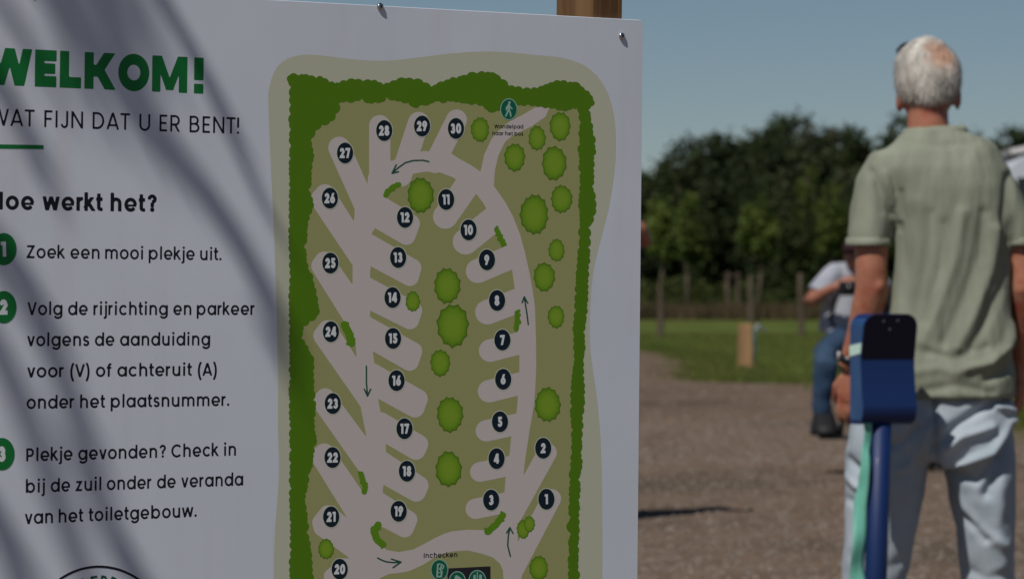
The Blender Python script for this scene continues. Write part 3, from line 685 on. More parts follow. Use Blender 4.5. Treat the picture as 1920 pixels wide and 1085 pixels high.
        if w > .25: S(h, 0, h, 1); D(.30, .30, 1.0 - hx * 1.05, 1, .34, 1); D(.42, .62, 1.04 - hx * 1.1, 0, 0, .66); Wd = 1.03
        else: S(h, 0, h, 1); D(w * .7, .42, .74 - hx, 1, .42, 1); D(w * 1.15, .56, .78 - hx, 0, 0, .62); Wd = .78
    elif c == 'M' and w > .25: S(h, 0, h, 1, .96); S(1.21 - h, 0, 1.21 - h, 1, .96); D(.20, 1.0, .605, .10, .06, 1, .82); D(1.01, 1.0, .605, .10, .06, 1, .82); Wd = 1.21
    elif c == 'M': S(h, 0, h, 1); S(.98 - h, 0, .98 - h, 1); D(h, .98, .49, .12, .0, 1, .92); D(.98 - h, .98, .49, .12, .0, 1, .92); Wd = .98
    elif c == 'H': S(h, 0, h, 1); S(.72 - h, 0, .72 - h, 1); S(h, .5, .7, .5); Wd = .72
    elif c == '0': A(.33, .5, .33 - h, .51 - h, 0, 360); Wd = .66
    elif c == '1': S(.40 - h, 0, .40 - h, 1); S(0, 1 - h * .9, .36, 1 - h * .9, .9); Wd = .40
    elif c == '2': A(.30, .69, .29 - h, .32 - h, -20, 172); D(.50 - h * .3, .60, .08 + h * .5, h, .0, .66); S(0, h, .60, h); Wd = .60
    elif c == '3': ry = (1.02 - w) / 4; A(.29, 1.01 - h - ry, .27 - h, ry, -90, 150); A(.29, h + ry - .01, .30 - h, ry, -155, 90); Wd = .60
    elif c == '4': S(.44, 0, .44, 1); S(0, .29, .64, .29, .95); D(.42, 1, .10, .30, .25, 1); Wd = .64
    elif c == '5': S(.06, 1 - h, .54, 1 - h); S(.08 + h, .5, .08 + h, 1 - h); A(.28, .33, .30 - h, .34 - h, -155, 118); Wd = .58
    elif c == '6': A(.31, .33, .31 - h, .345 - h, 0, 360); D(.12 + h * .6, .44, .42, 1, .3, 1); Wd = .62
    elif c == '7': S(0, 1 - h, .58, 1 - h); D(.52 - h * .4, 1 - h, .22, 0, 0, 1 - h * .2); Wd = .58
    elif c == '8': A(.31, .75 - h * .15, .27 - h, .26 - h * .85, 0, 360); A(.31, .27 + h * .1, .31 - h, .28 - h * .85, 0, 360); Wd = .62
    elif c == '9': A(.31, .67, .31 - h, .345 - h, 0, 360); D(.50 - h * .6, .56, .20, 0, 0, .7); Wd = .62
    return O, Wd
ROUND = set('oecadgqOCG0689s')
DIAG = set('vwVWAkyT')
gcache = {}
def glyph_mesh(c, w, st):
    k = (c, w, st)
    if k in gcache: return gcache[k]
    O, Wd = GL(c, w)
    xs, ys, X, Y = grid(-.12, -.45, Wd + .12, 1.25, st)
    f = np.full(X.shape, 1e9)
    def seg(ax, ay, bx, by, h):
        L = math.hypot(bx - ax, by - ay) + 1e-9; ex, ey = (bx - ax) / L, (by - ay) / L
        al = (X - ax) * ex + (Y - ay) * ey; pe = np.abs((X - ax) * -ey + (Y - ay) * ex)
        return np.maximum(np.abs(al - L / 2) - L / 2, pe - h)
    for o in O:
        if o[0] == 's': f = np.minimum(f, seg(*o[1:6]))
        elif o[0] == 'd': f = np.minimum(f, np.maximum(seg(*o[1:6]), np.maximum(o[6] - Y, Y - o[7])))
        elif o[0] == 'c': f = np.minimum(f, np.hypot(X - o[1], Y - o[2]) - o[3])
        else:
            pts, h, closed = o[1:]
            for (ax, ay), (bx, by) in zip(pts[:-1], pts[1:]): f = np.minimum(f, seg(ax, ay, bx, by, h))
            for (ax, ay) in (pts if closed else pts[1:-1]): f = np.minimum(f, np.hypot(X - ax, Y - ay) - h)
    v, fc = contour(f, xs, ys); gcache[k] = (v, fc, Wd); return gcache[k]
def layout(text, w, sp=.46):
    x = 0.0; out = []; prev = None
    for c in text:
        if c == ' ': x += sp; prev = None; continue
        gap = 0.0
        if prev is not None:
            b = lambda q: .035 if q in DIAG else (.06 if q in ROUND else (.045 if q in 'trfj.!,()' else .10))
            gap = b(prev) + b(c); gap *= (1.0 if w < .25 else 0.55); gap += .12 * (c == '!' and w > .25)
        Wd = GL(c, w)[1]; out.append((c, x + gap, Wd)); x += gap + Wd; prev = c
    return out
def text_line(text, i0, p0, i1, p1, cap, w, m, layer=2, st=.05, name='lettering', parent=board, sp=.46):
    """ink left of glyph i0 stands at photo point p0, ink right of glyph i1 at p1, both on the baseline"""
    lay = layout(text, w, sp); a, b = P(*p0, layer), P(*p1, layer)
    x0 = lay[i0][1]; x1 = lay[i1][1] + lay[i1][2]; bd = (b - a); sx = bd.length / (x1 - x0); bd.normalize(); up = NRM.cross(bd).normalized()
    sy = cap * a.y / F; mb = MB()
    for c, x, Wd in lay:
        v, fc, _ = glyph_mesh(c, w, st)
        mb.add([a + bd * ((x + vx - x0) * sx) + up * (vy * sy) for vx, vy in v], fc)
    return mb.build(name, m, parent)
text_line('WELKOM!', 1, (65, 162.5), 6, (382.5, 176.2), 69.5, .30, i_green, st=.03)
def spaced(text): return len([c for c in text if c != ' ']) - 1
def tl(text, p0, p1, cap, w, m=i_black, i0=0, **k): return text_line(text, i0, p0, spaced(text), p1, cap, w, m, **k)
tl('WAT FIJN DAT U ER BENT!', (18.8, 236.5), (448.4, 251.5), 32.3, .128, i0=1, st=.045, sp=.60)
tl('Hoe werkt het?', (10.5, 393), (293.6, 397.5), 33.5, .205, i0=1, st=.04)
tl('Zoek een mooi plekje uit.', (49.8, 483.8), (415.3, 488), 24.3, .16)
tl('Volg de rijrichting en parkeer', (51, 590.6), (477.5, 590.3), 24.6, .165)
tl('volgens de aanduiding', (50.6, 648.8), (394, 647.2), 24.6, .165)
tl('voor (V) of achteruit (A)', (50.6, 707.5), (407, 703.6), 24.6, .165)
tl('onder het plaatsnummer.', (49.8, 766.2), (430, 760.4), 24.6, .165)
tl('Plekje gevonden? Check in', (49.2, 864.5), (442.4, 853.5), 24.8, .165)
tl('bij de zuil onder de veranda', (48.4, 923.4), (456, 909.4), 24.8, .165)
tl('van het toiletgebouw.', (46.4, 982), (369, 968), 24.8, .165)
tl('Wandelpad', (926.7, 240.6), (981, 241.3), 7.3, .16, st=.07, layer=6)
tl('naar het bos', (923, 253.4), (981, 254.6), 7.3, .16, st=.07, layer=6)
tl('Inchecken', (794.5, 1045), (857.3, 1043), 9.3, .16, st=.07, layer=6)
print_poly('underline_bar', [(-40, 270), (81.6, 272.2), (81.6, 279.8), (-40, 277.8)], i_green, 6)
def ell(cx, cy, rx, ry, n=40): return [(cx + rx * math.cos(2 * math.pi * k / n), cy + ry * math.sin(2 * math.pi * k / n)) for k in range(n)]
def disc_text(txt, cx, cy, rx, ry, hgt, md, w=.27, wd=None, halo=True, m=i_white):
    d = print_poly('number_disc', ell(cx, cy, rx, ry), md, 7)
    if halo: print_poly('disc_border', ell(cx, cy, rx + 1.5, ry + 1.6), i_halo, 6, d)
    lay = layout(txt, w); tw = (lay[-1][1] + lay[-1][2]) * hgt * (wd or .84)
    text_line(txt, 0, (cx - tw / 2, cy + hgt / 2 + .2), len(txt) - 1, (cx + tw / 2, cy + hgt / 2 - .2), hgt, w, m, 8, st=.045, name='numeral', parent=d)
for t, x, y in (('1', 7, 467), ('2', 7, 575.5), ('3', 3.5, 850.5)):
    disc_text(t, x, y, 24, 30.3, 28.5, i_green, w=.27, halo=False)
for t, x, y in [('27', 647, 287), ('28', 720.5, 245), ('29', 791.5, 236.5), ('30', 855, 241), ('26', 618.5, 371.5), ('25', 619.5, 493), ('24', 620.5, 621.5), ('23', 624, 756), ('22', 623.5, 857), ('21', 621, 968), ('20', 637, 1066),
                ('12', 759.5, 407.5), ('13', 746.5, 482.5), ('14', 736, 557.5), ('15', 737, 634), ('16', 743.5, 713), ('17', 758.5, 803), ('18', 763, 882.5), ('19', 747.5, 957.5), ('11', 836.5, 374), ('10', 878.5, 431),
                ('9', 913, 487), ('8', 932, 563), ('7', 942, 637), ('6', 943.5, 710.5), ('5', 937.5, 790), ('4', 931, 859), ('3', 921, 936.5), ('2', 1018.5, 839.5), ('1', 1024.5, 935)]:
    disc_text(t, x, y, 15.2, 19.6, 19.0, i_disc, w=.26, wd=.78)
def icon(cx, cy, rx, ry, lines):
    d = print_poly('icon_disc', ell(cx, cy, rx, ry), i_icon, 8); print_poly('disc_border', ell(cx, cy, rx + 1.6, ry + 1.8), i_mint, 7, d)
    xs, ys, X, Y = grid(cx - rx, cy - ry, cx + rx, cy + ry, .6); f = np.full(X.shape, 1e9)
    for l, w in lines: f = np.minimum(f, d_cap(X, Y, [(cx + a * rx, cy + b * ry) for a, b in l], w))
    print_px('pictogram', *contour(f, xs, ys), i_mint, 9, d)
icon(954, 205, 14.6, 18.6, [([(.08, -.68), (.08, -.66)], 2.3), ([(.0, -.42), (-.02, .05)], 2.5), ([(-.02, .05), (-.22, .4), (-.38, .68)], 1.5), ([(.02, .05), (.2, .35), (.25, .7)], 1.5), ([(.05, -.4), (.28, -.15), (.42, -.05)], 1.2), ([(-.03, -.4), (-.3, -.2), (-.32, .08)], 1.2)])
icon(824, 1067, 15, 18.2, [([(-.2, -.55), (-.3, .7)], 1.6), ([(-.3, .7), (.2, .72), (.3, .2), (.05, -.1)], 1.6), ([(-.2, -.55), (.1, -.6)], 1.3), ([(-.1, .3), (.15, .3)], 1.0), ([(.3, -.55), (.55, -.35), (.4, -.1), (.15, -.25), (.3, -.55)], 1.2)])
print_poly('building_symbol', [(839, 1064.5), (919.6, 1060.5), (919.6, 1140), (839, 1140)], ink('print_dark_building', (0.022, 0.022, 0.028)), 6)
icon(857.5, 1089.5, 14.6, 18, [([(-.3, .4), (-.1, -.5), (.3, -.3), (.2, .3)], 3.2)])
icon(895, 1087.5, 15, 18.2, [([(-.35, -.5), (-.35, .4)], 2.2), ([(.0, -.85), (.0, .6)], 1.0), ([(.4, -.5), (.4, .4)], 2.6)])
# round emblem at the foot
cx, cy, rx, ry = 186, 1253, 155, 194
mb = MB(); nn = 90; va = []
for r in (0, 4.4):
    va += [P(cx + (rx - r * .85) * math.cos(2 * math.pi * k / nn), cy + (ry - r) * math.sin(2 * math.pi * k / nn), 6) for k in range(nn)]
mb.add(va, [(k, (k + 1) % nn, nn + (k + 1) % nn, nn + k) for k in range(nn)]); mb.build('emblem_ring', i_black, board)
for ch, px, dy in (('D', 153, 6.5), ('E', 171, 2.0), ('R', 187, .5), ('R', 203, 2.0), ('A', 220, 6.5)):
    top = 1077.0 + dy; tilt = (px + 7 - 186) * .16
    text_line(ch, 0, (px, top + 21 - tilt * .3), 0, (px + 12.5, top + 21 + tilt), 21, .2, i_arrow, 6, st=.05)
# ------------------------------------------------------------------ blue stand with a reader head
m_blue = mat('blue_paint', (0.002, 0.020, 0.100), 0.55, 0.40)
m_blue.node_tree.nodes['Principled BSDF'].inputs['Coat Weight'].default_value = 0.08
DS = 9.80; ks = DS / F
pole_top = W(1655, 795, DS); foot = Vector((W(1630, 1085, DS).x, DS + 0.01, 0))
stand = thing('reader_stand', 'navy blue metal stand with a rounded curved head on a slim round pole', 'stand', (foot.x, foot.y, 0))
mb = MB(); rp = 21.5 * ks
mb.tube([Vector((foot.x, foot.y, -0.02)), foot.lerp(pole_top, 0.5), pole_top + Vector((0, 0.035, 0.12))], rp, 28); pole = mb.build('pole', m_blue, stand, smooth=True)
mb = MB(); mb.tube([Vector((foot.x, foot.y, 0.0)), Vector((foot.x, foot.y, 0.010))], 0.09, 28); mb.build('base_plate', m_blue, stand)
yaw = R(19); ax = Vector((math.cos(yaw), math.sin(yaw), 0)); nz = Vector((math.sin(yaw), -math.cos(yaw), 0))   # nz = out of the front
ztop = W(0, 588, DS).z; zbot = W(0, 795, DS).z; wF = 104 * ks / math.cos(yaw); cF = W(1664.5, 690, DS)
Hh = ztop - zbot
def prof(t):      # t 0 top .. 1 bottom -> how far the front stands out
    if t < .405: return 0.024 * (1 - t / .405)
    if t < .84: u = (t - .405) / .435; return 0.016 * u ** 1.6
    u = (t - .84) / .16; return 0.016 - 0.034 * (1 - math.sqrt(max(0, 1 - u * u)))
def halfw(t):     # rounded top corners
    r = 0.036 / Hh; w = wF / 2
    if t < r: a = 1 - t / r; return w - 0.036 * (1 - math.sqrt(max(0, 1 - a * a)))
    return w
ts = [0, .004, .012, .025, .04, .06, .085, .11, .15, .2, .27, .34, .4049, .4051, .45, .5, .55, .6, .65, .7, .75, .8, .84, .87, .9, .93, .96, .98, 1.0]
mb = MB(); vf = []; vbk = []; NC = 12
for t in ts:
    z = ztop - Hh * t; hw = max(halfw(t), .002)
    vf.append([cF.xy.to_3d() + ax * (hw * (2 * k / NC - 1)) + nz * prof(t) + Vector((0, 0, z)) for k in range(NC + 1)])
    vbk.append([cF.xy.to_3d() + ax * (hw * (2 * k / NC - 1)) - nz * (0.070) + Vector((0, 0, z)) for k in range(NC + 1)])
rows = [[*a, *b[::-1]] for a, b in zip(vf, vbk)]
mb.rings(rows); head = mb.build('head', m_blue, stand)
head.data.polygons.foreach_set('use_smooth', [False] * len(head.data.polygons))
m_shaded = mat('shaded_blue', (0.0010, 0.0022, 0.014), 0.28, 0.4)  # near-black colour standing in for shade on the blue upper front
head.data.materials.append(m_shaded)
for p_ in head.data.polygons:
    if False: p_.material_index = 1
m_sunlit = noisy(mat('sunlit_blue_paint', (0.02, 0.07, 0.19), 0.45, 0.5), (0.016, 0.062, 0.18), (0.034, 0.095, 0.225), scale=9, detail=5)  # the stand's own blue, with sunlight on its left side painted in
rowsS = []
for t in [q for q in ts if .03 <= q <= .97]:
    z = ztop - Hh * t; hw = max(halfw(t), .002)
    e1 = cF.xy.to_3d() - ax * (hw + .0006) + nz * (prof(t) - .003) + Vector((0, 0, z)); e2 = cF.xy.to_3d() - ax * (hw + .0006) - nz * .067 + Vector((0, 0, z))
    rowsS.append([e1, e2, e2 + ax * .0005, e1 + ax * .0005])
sp_ = MB(); sp_.rings(rowsS); sp_.build('sunlit_side', m_sunlit, stand)  # thin added sheet that carries the painted sunlight
shd = MB(); rf, rbk = [], []
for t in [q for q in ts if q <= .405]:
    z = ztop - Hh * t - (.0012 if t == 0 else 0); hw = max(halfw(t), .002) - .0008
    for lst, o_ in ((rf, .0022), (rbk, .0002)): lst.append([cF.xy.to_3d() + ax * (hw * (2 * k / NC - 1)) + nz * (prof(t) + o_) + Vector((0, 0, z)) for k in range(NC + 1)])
shd.rings([[*a, *b[::-1]] for a, b in zip(rf, rbk)]); shd.build('shaded_front', m_shaded, stand)  # added sheet that paints the upper front of the head as shaded
bv = head.modifiers.new('edge', 'BEVEL'); bv.width = 0.0012; bv.segments = 2; bv.limit_method = 'ANGLE'; bv.angle_limit = R(35)
m_rivet = mat('rivet', (0.25, 0.27, 0.32), 0.4, 0.5, Metallic=0.7)
for px, py in ((1650, 602), (1677, 601), (1663, 617)):
    t = (ztop - W(px, py, DS).z) / Hh; off = (px - 1665) * ks / math.cos(yaw)
    c = cF.xy.to_3d() + ax * off + nz * (prof(t) + .003) + Vector((0, 0, ztop - Hh * t)); q_ = MB(); q_.ball(c, 0.0022, 10); q_.build('rivet', m_rivet, head, smooth=True)
m_tape = mat('reflective_tape', (0.62, 0.86, 0.74), 0.25, 0.6)
sl = lambda t, o: cF.xy.to_3d() - ax * (wF / 2 + .0014) + nz * o + Vector((0, 0, ztop - Hh * t))
z1, z2 = (642 - 588) / 207, (662 - 588) / 207
mb = MB(); a = [sl(z1, prof(z1) - .002), sl(z1 + .03, -.069), sl(z2 + .03, -.069), sl(z2, prof(z2) - .002)]
mb.rings([[p for p in a], [p - ax * .0006 for p in a]]); mb.build('reflective_tape', m_tape, stand)
# mint ribbon tied round the pole
m_rib = noisy(mat('mint_ribbon', (0.16, 0.52, 0.40), 0.45, 0.4), (0.12, 0.40, 0.31), (0.18, 0.52, 0.40), scale=12, detail=3)
m_rib.node_tree.nodes['Principled BSDF'].inputs['Transmission Weight'].default_value = 0.0
mb = MB(); L = []; Rr = []
cl = [(1627, 792, 8), (1626, 825, 8), (1624, 855, 8), (1618, 900, 9.5), (1614, 950, 12), (1611, 1000, 13.5), (1609, 1045, 13), (1607, 1085, 14), (1604, 1130, 14), (1600, 1180, 13)]
ribpts = []
NR = 60
for i in range(NR):
    u = i / (NR - 1) * (len(cl) - 1); a_ = min(int(u), len(cl) - 2); t_ = u - a_; t_ = t_ * t_ * (3 - 2 * t_)
    px, py, hw = [cl[a_][q] * (1 - t_) + cl[a_ + 1][q] * t_ for q in range(3)]; py = cl[a_][1] + (cl[a_ + 1][1] - cl[a_][1]) * (u - a_)
    px += 1.6 * math.sin(i * .42); c = W(px, py, DS - .012 + .006 * math.sin(i * .31)); tw = .55 * math.sin(i * .2 + .5)
    e = Vector((math.cos(tw), math.sin(tw), 0)); w = hw * ks / math.cos(tw)
    nrm_ = Vector((-e.y, e.x, 0)) * .0004
    ribpts.append([c - e * w + nrm_, c - e * w * .3 + nrm_ * 6, c + e * w * .4 - nrm_ * 3, c + e * w + nrm_, c + e * w - nrm_, c + e * w * .4 - nrm_ * 5, c - e * w * .3 + nrm_ * 4, c - e * w - nrm_])
mb.rings(ribpts)
rb = mb.build('ribbon', m_rib, None, loc=W(1603, 1130, DS), smooth=True); tag(rb, 'mint green ribbon hanging beside the navy pole', 'ribbon')
# ------------------------------------------------------------------ people
def skin_mat(name, c1, c2):
    m = noisy(mat(name, c1, 0.5, 0.35), c1, c2, scale=9, detail=5, bump=0.35, bscale=70, bdist=0.003, c3=(c1[0] * .95, c1[1] * .66, c1[2] * .66), s3=22)
    b = m.node_tree.nodes['Principled BSDF']; b.inputs['Subsurface Weight'].default_value = 0.12; b.inputs['Subsurface Radius'].default_value = (.01, .004, .002)
    return m
m_skin = skin_mat('sunned_skin', (0.35, 0.135, 0.080), (0.44, 0.20, 0.125))
m_skin2 = skin_mat('sunned_skin_dark', (0.30, 0.13, 0.08), (0.38, 0.17, 0.11))
def hand_down(mb, wrist, side=1, curl=0.3, s=1.0, fwd=Vector((0, 1, 0)), down=Vector((0, 0, -1))):
    """hand hanging from the wrist: palm, four bent fingers and a thumb; the hand's flat faces the thigh (x), fingers spread along fwd"""
    w = Vector(wrist); out = down.cross(fwd).normalized() * side
    mb.tube([w - down * .01, w + down * .03 * s, w + down * .065 * s, w + down * .088 * s], [(.026 * s, .019 * s), (.034 * s, .017 * s), (.040 * s, .016 * s), (.036 * s, .012 * s)], 14, ref=fwd)
    for i, (o, ln) in enumerate(((.030, .070), (.010, .080), (-.010, .074), (-.029, .058))):
        b = w + down * .080 * s + fwd * o * s
        c = curl * (1 + .25 * i)
        d1 = (down + out * -0.25 * c + fwd * o * 3).normalized(); d2 = (down + out * -1.3 * c + fwd * o).normalized(); d3 = (down + out * -2.6 * c).normalized()
        p1 = b + d1 * ln * .45 * s; p2 = p1 + d2 * ln * .32 * s; p3 = p2 + d3 * ln * .25 * s
        mb.tube([b - d1 * .02, p1, p2, p3], [.0092 * s, .0088 * s, .0080 * s, .0055 * s], 10)
    b = w + down * .02 * s + fwd * .026 * s
    mb.tube([b, b + (fwd * .8 + down * .9).normalized() * .035 * s, b + (fwd * .65 + down * 1.1 - out * .3).normalized() * .068 * s, b + (fwd * .45 + down * 1.2 - out * .4).normalized() * .088 * s], [.014 * s, .012 * s, .0105 * s, .007 * s], 10)

# ---- the standing man, seen from behind
DM = 10.15; km = DM / F
def M(px, py, dy=0.0): p = W(px, py, DM); return Vector((p.x, DM + dy, p.z))
man = thing('person', 'white haired standing man in sage green polo shirt and pale jeans, back turned', 'person', (M(1750, 0).x, DM, 0))
# body
mb = MB()
hc = M(1742, 146, .03)
skull = MB()
mb.ball(hc, (.076, .098, .103), 28)
mb.ball(M(1742, 182, .040), (.068, .078, .070), 20)                         # jaw
mb.ball(M(1742, 178, .112), (.014, .018, .020), 10)                         # nose
mb.tube([M(1745, 290, .01), M(1741, 235, .01), M(1740, 190, .02)], [(.068, .064), (.056, .060), (.056, .062)], 22, ref=(1, 0, 0))
for sx, ex in ((-1, 1689), (1, 1798.5)):                                  # ears
    e = M(ex, 190 if sx < 0 else 186, .035); rot = Matrix.Rotation(R(-28 * sx), 3, 'Z')
    mb.ball(e, (.0065, .017, .032), 14, rot); mb.ball(e + Vector((sx * .004, -.012, .004)), (.006, .007, .025), 10, rot)
mb.loft([(M(0, 860).z, M(1750, 0).x, DM + .0, .150, .095), (M(0, 740).z, M(1755, 0).x, DM, .150, .10), (1.0, M(1770, 0).x, DM, .125, .09), (1.2, M(1775, 0).x, DM, .13, .095), (1.38, M(1785, 0).x, DM, .120, .085), (1.46, M(1770, 0).x, DM, .105, .07), (1.505, M(1750, 0).x, DM, .08, .06)])
Ls, Le, Lw = M(1648, 325), M(1634, 545, -.015), M(1598, 672, .05)
mb.tube([Ls, M(1640, 400, -.01), M(1633, 462, -.015), M(1632, 505, -.02), Le, M(1627, 575, .0), M(1616, 620, .02), Lw, M(1590, 690, .055)], [(.052, .052), (.050, .052), (.0465, .050), (.044, .047), (.046, .045), (.045, .046), (.038, .041), (.028, .033), (.026, .029)], 20, ref=(1, 0, 0))
mb.ball(M(1643, 536, -.052), (.018, .014, .020), 12)                        # elbow bone
hand_down(mb, M(1601, 694, .055), side=-1, curl=.30, s=.98, fwd=Vector((-.78, .62, 0)).normalized(), down=Vector((-.10, .02, -1)).normalized())
Rs, Re = M(1868, 345), M(1922, 540, -.01)
mb.tube([Rs, M(1895, 410), M(1914, 480), Re, M(1926, 580, .02), M(1922, 650, .07), M(1921, 680, .09)], [.036, .042, .046, .044, .042, .030, .027], 18)
hand_down(mb, M(1921, 682, .09), side=1, curl=.35, fwd=Vector((.3, .9, 0)).normalized(), down=Vector((0.03, .15, -1)).normalized())
LegL = [M(1690, 800), M(1672, 900), M(1655, 1020), M(1640, 1120, .01), M(1632, 1250), M(1630, 1300)]; LegR = [M(1822, 800), M(1838, 900), M(1848, 1020), M(1852, 1120, .01), M(1856, 1250), M(1858, 1300)]
for lg in (LegL, LegR):
    mb.tube(lg, [.085, .078, .062, .052, .04, .04], 16); f_ = lg[-1]
    mb.tube([f_ + Vector((0, -.05, -.045)), f_ + Vector((0, .06, -.05)), f_ + Vector((0, .15, -.06))], [(.035, .03), (.042, .028), (.038, .015)], 12, ref=(1, 0, 0))
V, NN, Fc = remeshed(mb, 0.0058, 3)
body = mesh_obj('body', V, Fc, m_skin, man, smooth=True)
# hair: a shell over the skull that thins out over the crown, with loose strands
m_hair = noisy(mat('white_hair', (0.60, 0.57, 0.52), 0.75, 0.25), (0.36, 0.335, 0.29), (0.66, 0.63, 0.57), scale=34, detail=6, bump=0.7, bscale=120, bdist=0.004, stretch=(1, 1, 0.28))
bald = (M(1762, 106).x, M(1762, 106).z)
hv = []; hf = []; NA, NB = 72, 44
def hair_th(d):
    """hair thickness along the direction d from the head centre"""
    x, y, z = d
    p = hc + Vector((x * .076, y * .098, z * .103))
    th = 0.011
    bd = math.hypot((p.x - bald[0]) / .042, (p.z - bald[1]) / .034) if y < .35 else 9
    th *= min(1, max(.12, (bd - .3) * .9))
    lowlim = -.52 - .16 * (1 - abs(x)) if y < .1 else (-.28 if y < .35 else .25 + .5 * y)
    th = min(th, .013 * (z - lowlim) * 6)
    if y > .45: th = min(th, .013 * (z - .35 - (y - .45)) * 4)
    return th + .0025 * noise.noise((x * 6, y * 6, z * 6)) + .0016 * noise.noise((x * 17, y * 17, z * 9))
for i in range(NB):
    ph = math.pi * i / (NB - 1)
    for k in range(NA):
        a = 2 * math.pi * k / NA; d = (math.sin(ph) * math.cos(a), math.sin(ph) * math.sin(a), math.cos(ph)); th = hair_th(d)
        th = max(th, -.007)
        wz = 1 + .10 * math.exp(-((d[2] - .62) / .3) ** 2); hv.append(hc + Vector((d[0] * wz * (.0795 + th), d[1] * (.099 + th), d[2] * (.104 + th))))
for i in range(NB - 1):
    for k in range(NA): hf.append((i * NA + k, i * NA + (k + 1) % NA, (i + 1) * NA + (k + 1) % NA, (i + 1) * NA + k))
nt = m_hair.node_tree; N_ = nt.nodes; geo = N_.new('ShaderNodeNewGeometry'); vm = N_.new('ShaderNodeVectorMath'); vm.operation = 'DISTANCE'
bp_ = hc + Vector(((bald[0] - hc.x), -.07, (bald[1] - hc.z))); vm.inputs[1].default_value = bp_; nt.links.new(geo.outputs['Position'], vm.inputs[0])
nn_ = N_.new('ShaderNodeTexNoise'); nn_.inputs['Scale'].default_value = 60; nt.links.new(geo.outputs['Position'], nn_.inputs['Vector'])
ma = N_.new('ShaderNodeMath'); ma.operation = 'MULTIPLY_ADD'; ma.inputs[1].default_value = .07; nt.links.new(nn_.outputs[0], ma.inputs[0]); nt.links.new(vm.outputs['Value'], ma.inputs[2])
mr = N_.new('ShaderNodeMapRange'); mr.inputs[1].default_value = .055; mr.inputs[2].default_value = .100; nt.links.new(ma.outputs[0], mr.inputs[0])
mx_ = N_.new('ShaderNodeMix'); mx_.data_type = 'RGBA'; b_ = N_['Principled BSDF']; src = b_.inputs['Base Color'].links[0].from_socket
nt.links.new(mr.outputs[0], mx_.inputs['Factor']); mx_.inputs['A'].default_value = (.53, .32, .22, 1); nt.links.new(src, mx_.inputs['B']); nt.links.new(mx_.outputs['Result'], b_.inputs['Base Color'])
hair = mesh_obj('hair', hv, hf, m_hair, man, smooth=True)
sv = []; qh = random.Random(11)
for i in range(9000):
    d = Vector((qh.gauss(0, 1), qh.gauss(0, 1), qh.gauss(0, 1))).normalized(); th = hair_th(d)
    if th < .003 and qh.random() > .3: continue
    if d.z < -.62 or (d.y > .5 and d.z < .4): continue
    wz = 1 + .10 * math.exp(-((d.z - .62) / .3) ** 2); p = hc + Vector((d.x * wz * (.0795 + th * .8), d.y * (.099 + th * .8), d.z * (.104 + th * .8)))
    flow = (Vector((qh.gauss(0, .25), qh.gauss(0, .2), -1)) + d * .55); flow = (flow - d * flow.dot(d) * .75).normalized()
    ln = qh.uniform(.012, .026); sdv = flow.cross(d).normalized() * .0009
    e = p + flow * ln + d * qh.uniform(.001, .006)
    sv += [p - sdv, p + sdv, e]
so = soup('hair_strand', np.array([tuple(v - man.location) for v in sv]), 3, m_hair); so.parent = hair; so['kind'] = 'stuff'
# polo shirt
m_polo = noisy(mat('sage_cotton', (0.36, 0.40, 0.28), 0.85, 0.15), (0.215, 0.232, 0.175), (0.275, 0.295, 0.225), scale=16, detail=8, bump=0.8, bscale=60, stretch=(1, 1, 0.22), bdist=0.004)
mb = MB()
X_ = lambda px: M(px, 0).x
Z_ = lambda py: M(0, py).z
def ring(py, l, r, ry, dy=0): return (Z_(py), (X_(l) + X_(r)) / 2, DM + dy, (X_(r) - X_(l)) / 2, ry)
mb.loft([ring(746, 1640, 1901, .145), ring(742, 1638, 1903, .148), ring(700, 1645, 1903, .145), ring(640, 1658, 1899, .135), ring(560, 1669, 1896, .125), ring(480, 1676, 1896, .125), ring(410, 1680, 1901, .128), ring(350, 1664, 1896, .125),
         ring(315, 1648, 1888, .115), ring(290, 1652, 1878, .098), ring(272, 1670, 1868, .083), ring(258, 1686, 1842, .072), ring(248, 1697, 1815, .064), ring(240, 1703, 1800, .058)], 40, 2.35)
mb.tube([M(1682, 296), M(1660, 308), M(1646, 345, -.005), M(1636, 400, -.01), M(1629, 440, -.015), M(1627, 459, -.015)], [(.035, .05), (.052, .062), (.060, .067), (.062, .066), (.060, .064), (.0585, .063)], 24, ref=(1, 0, 0))
mb.tube([M(1850, 296), M(1868, 325), M(1878, 356), M(1890, 392), M(1906, 432), M(1913, 459)], [(.030, .05), (.038, .058), (.043, .062), (.047, .062), (.053, .062), (.056, .062)], 24, ref=(1, 0, 0))
V, NN, Fc = remeshed(mb, 0.0060, 14)
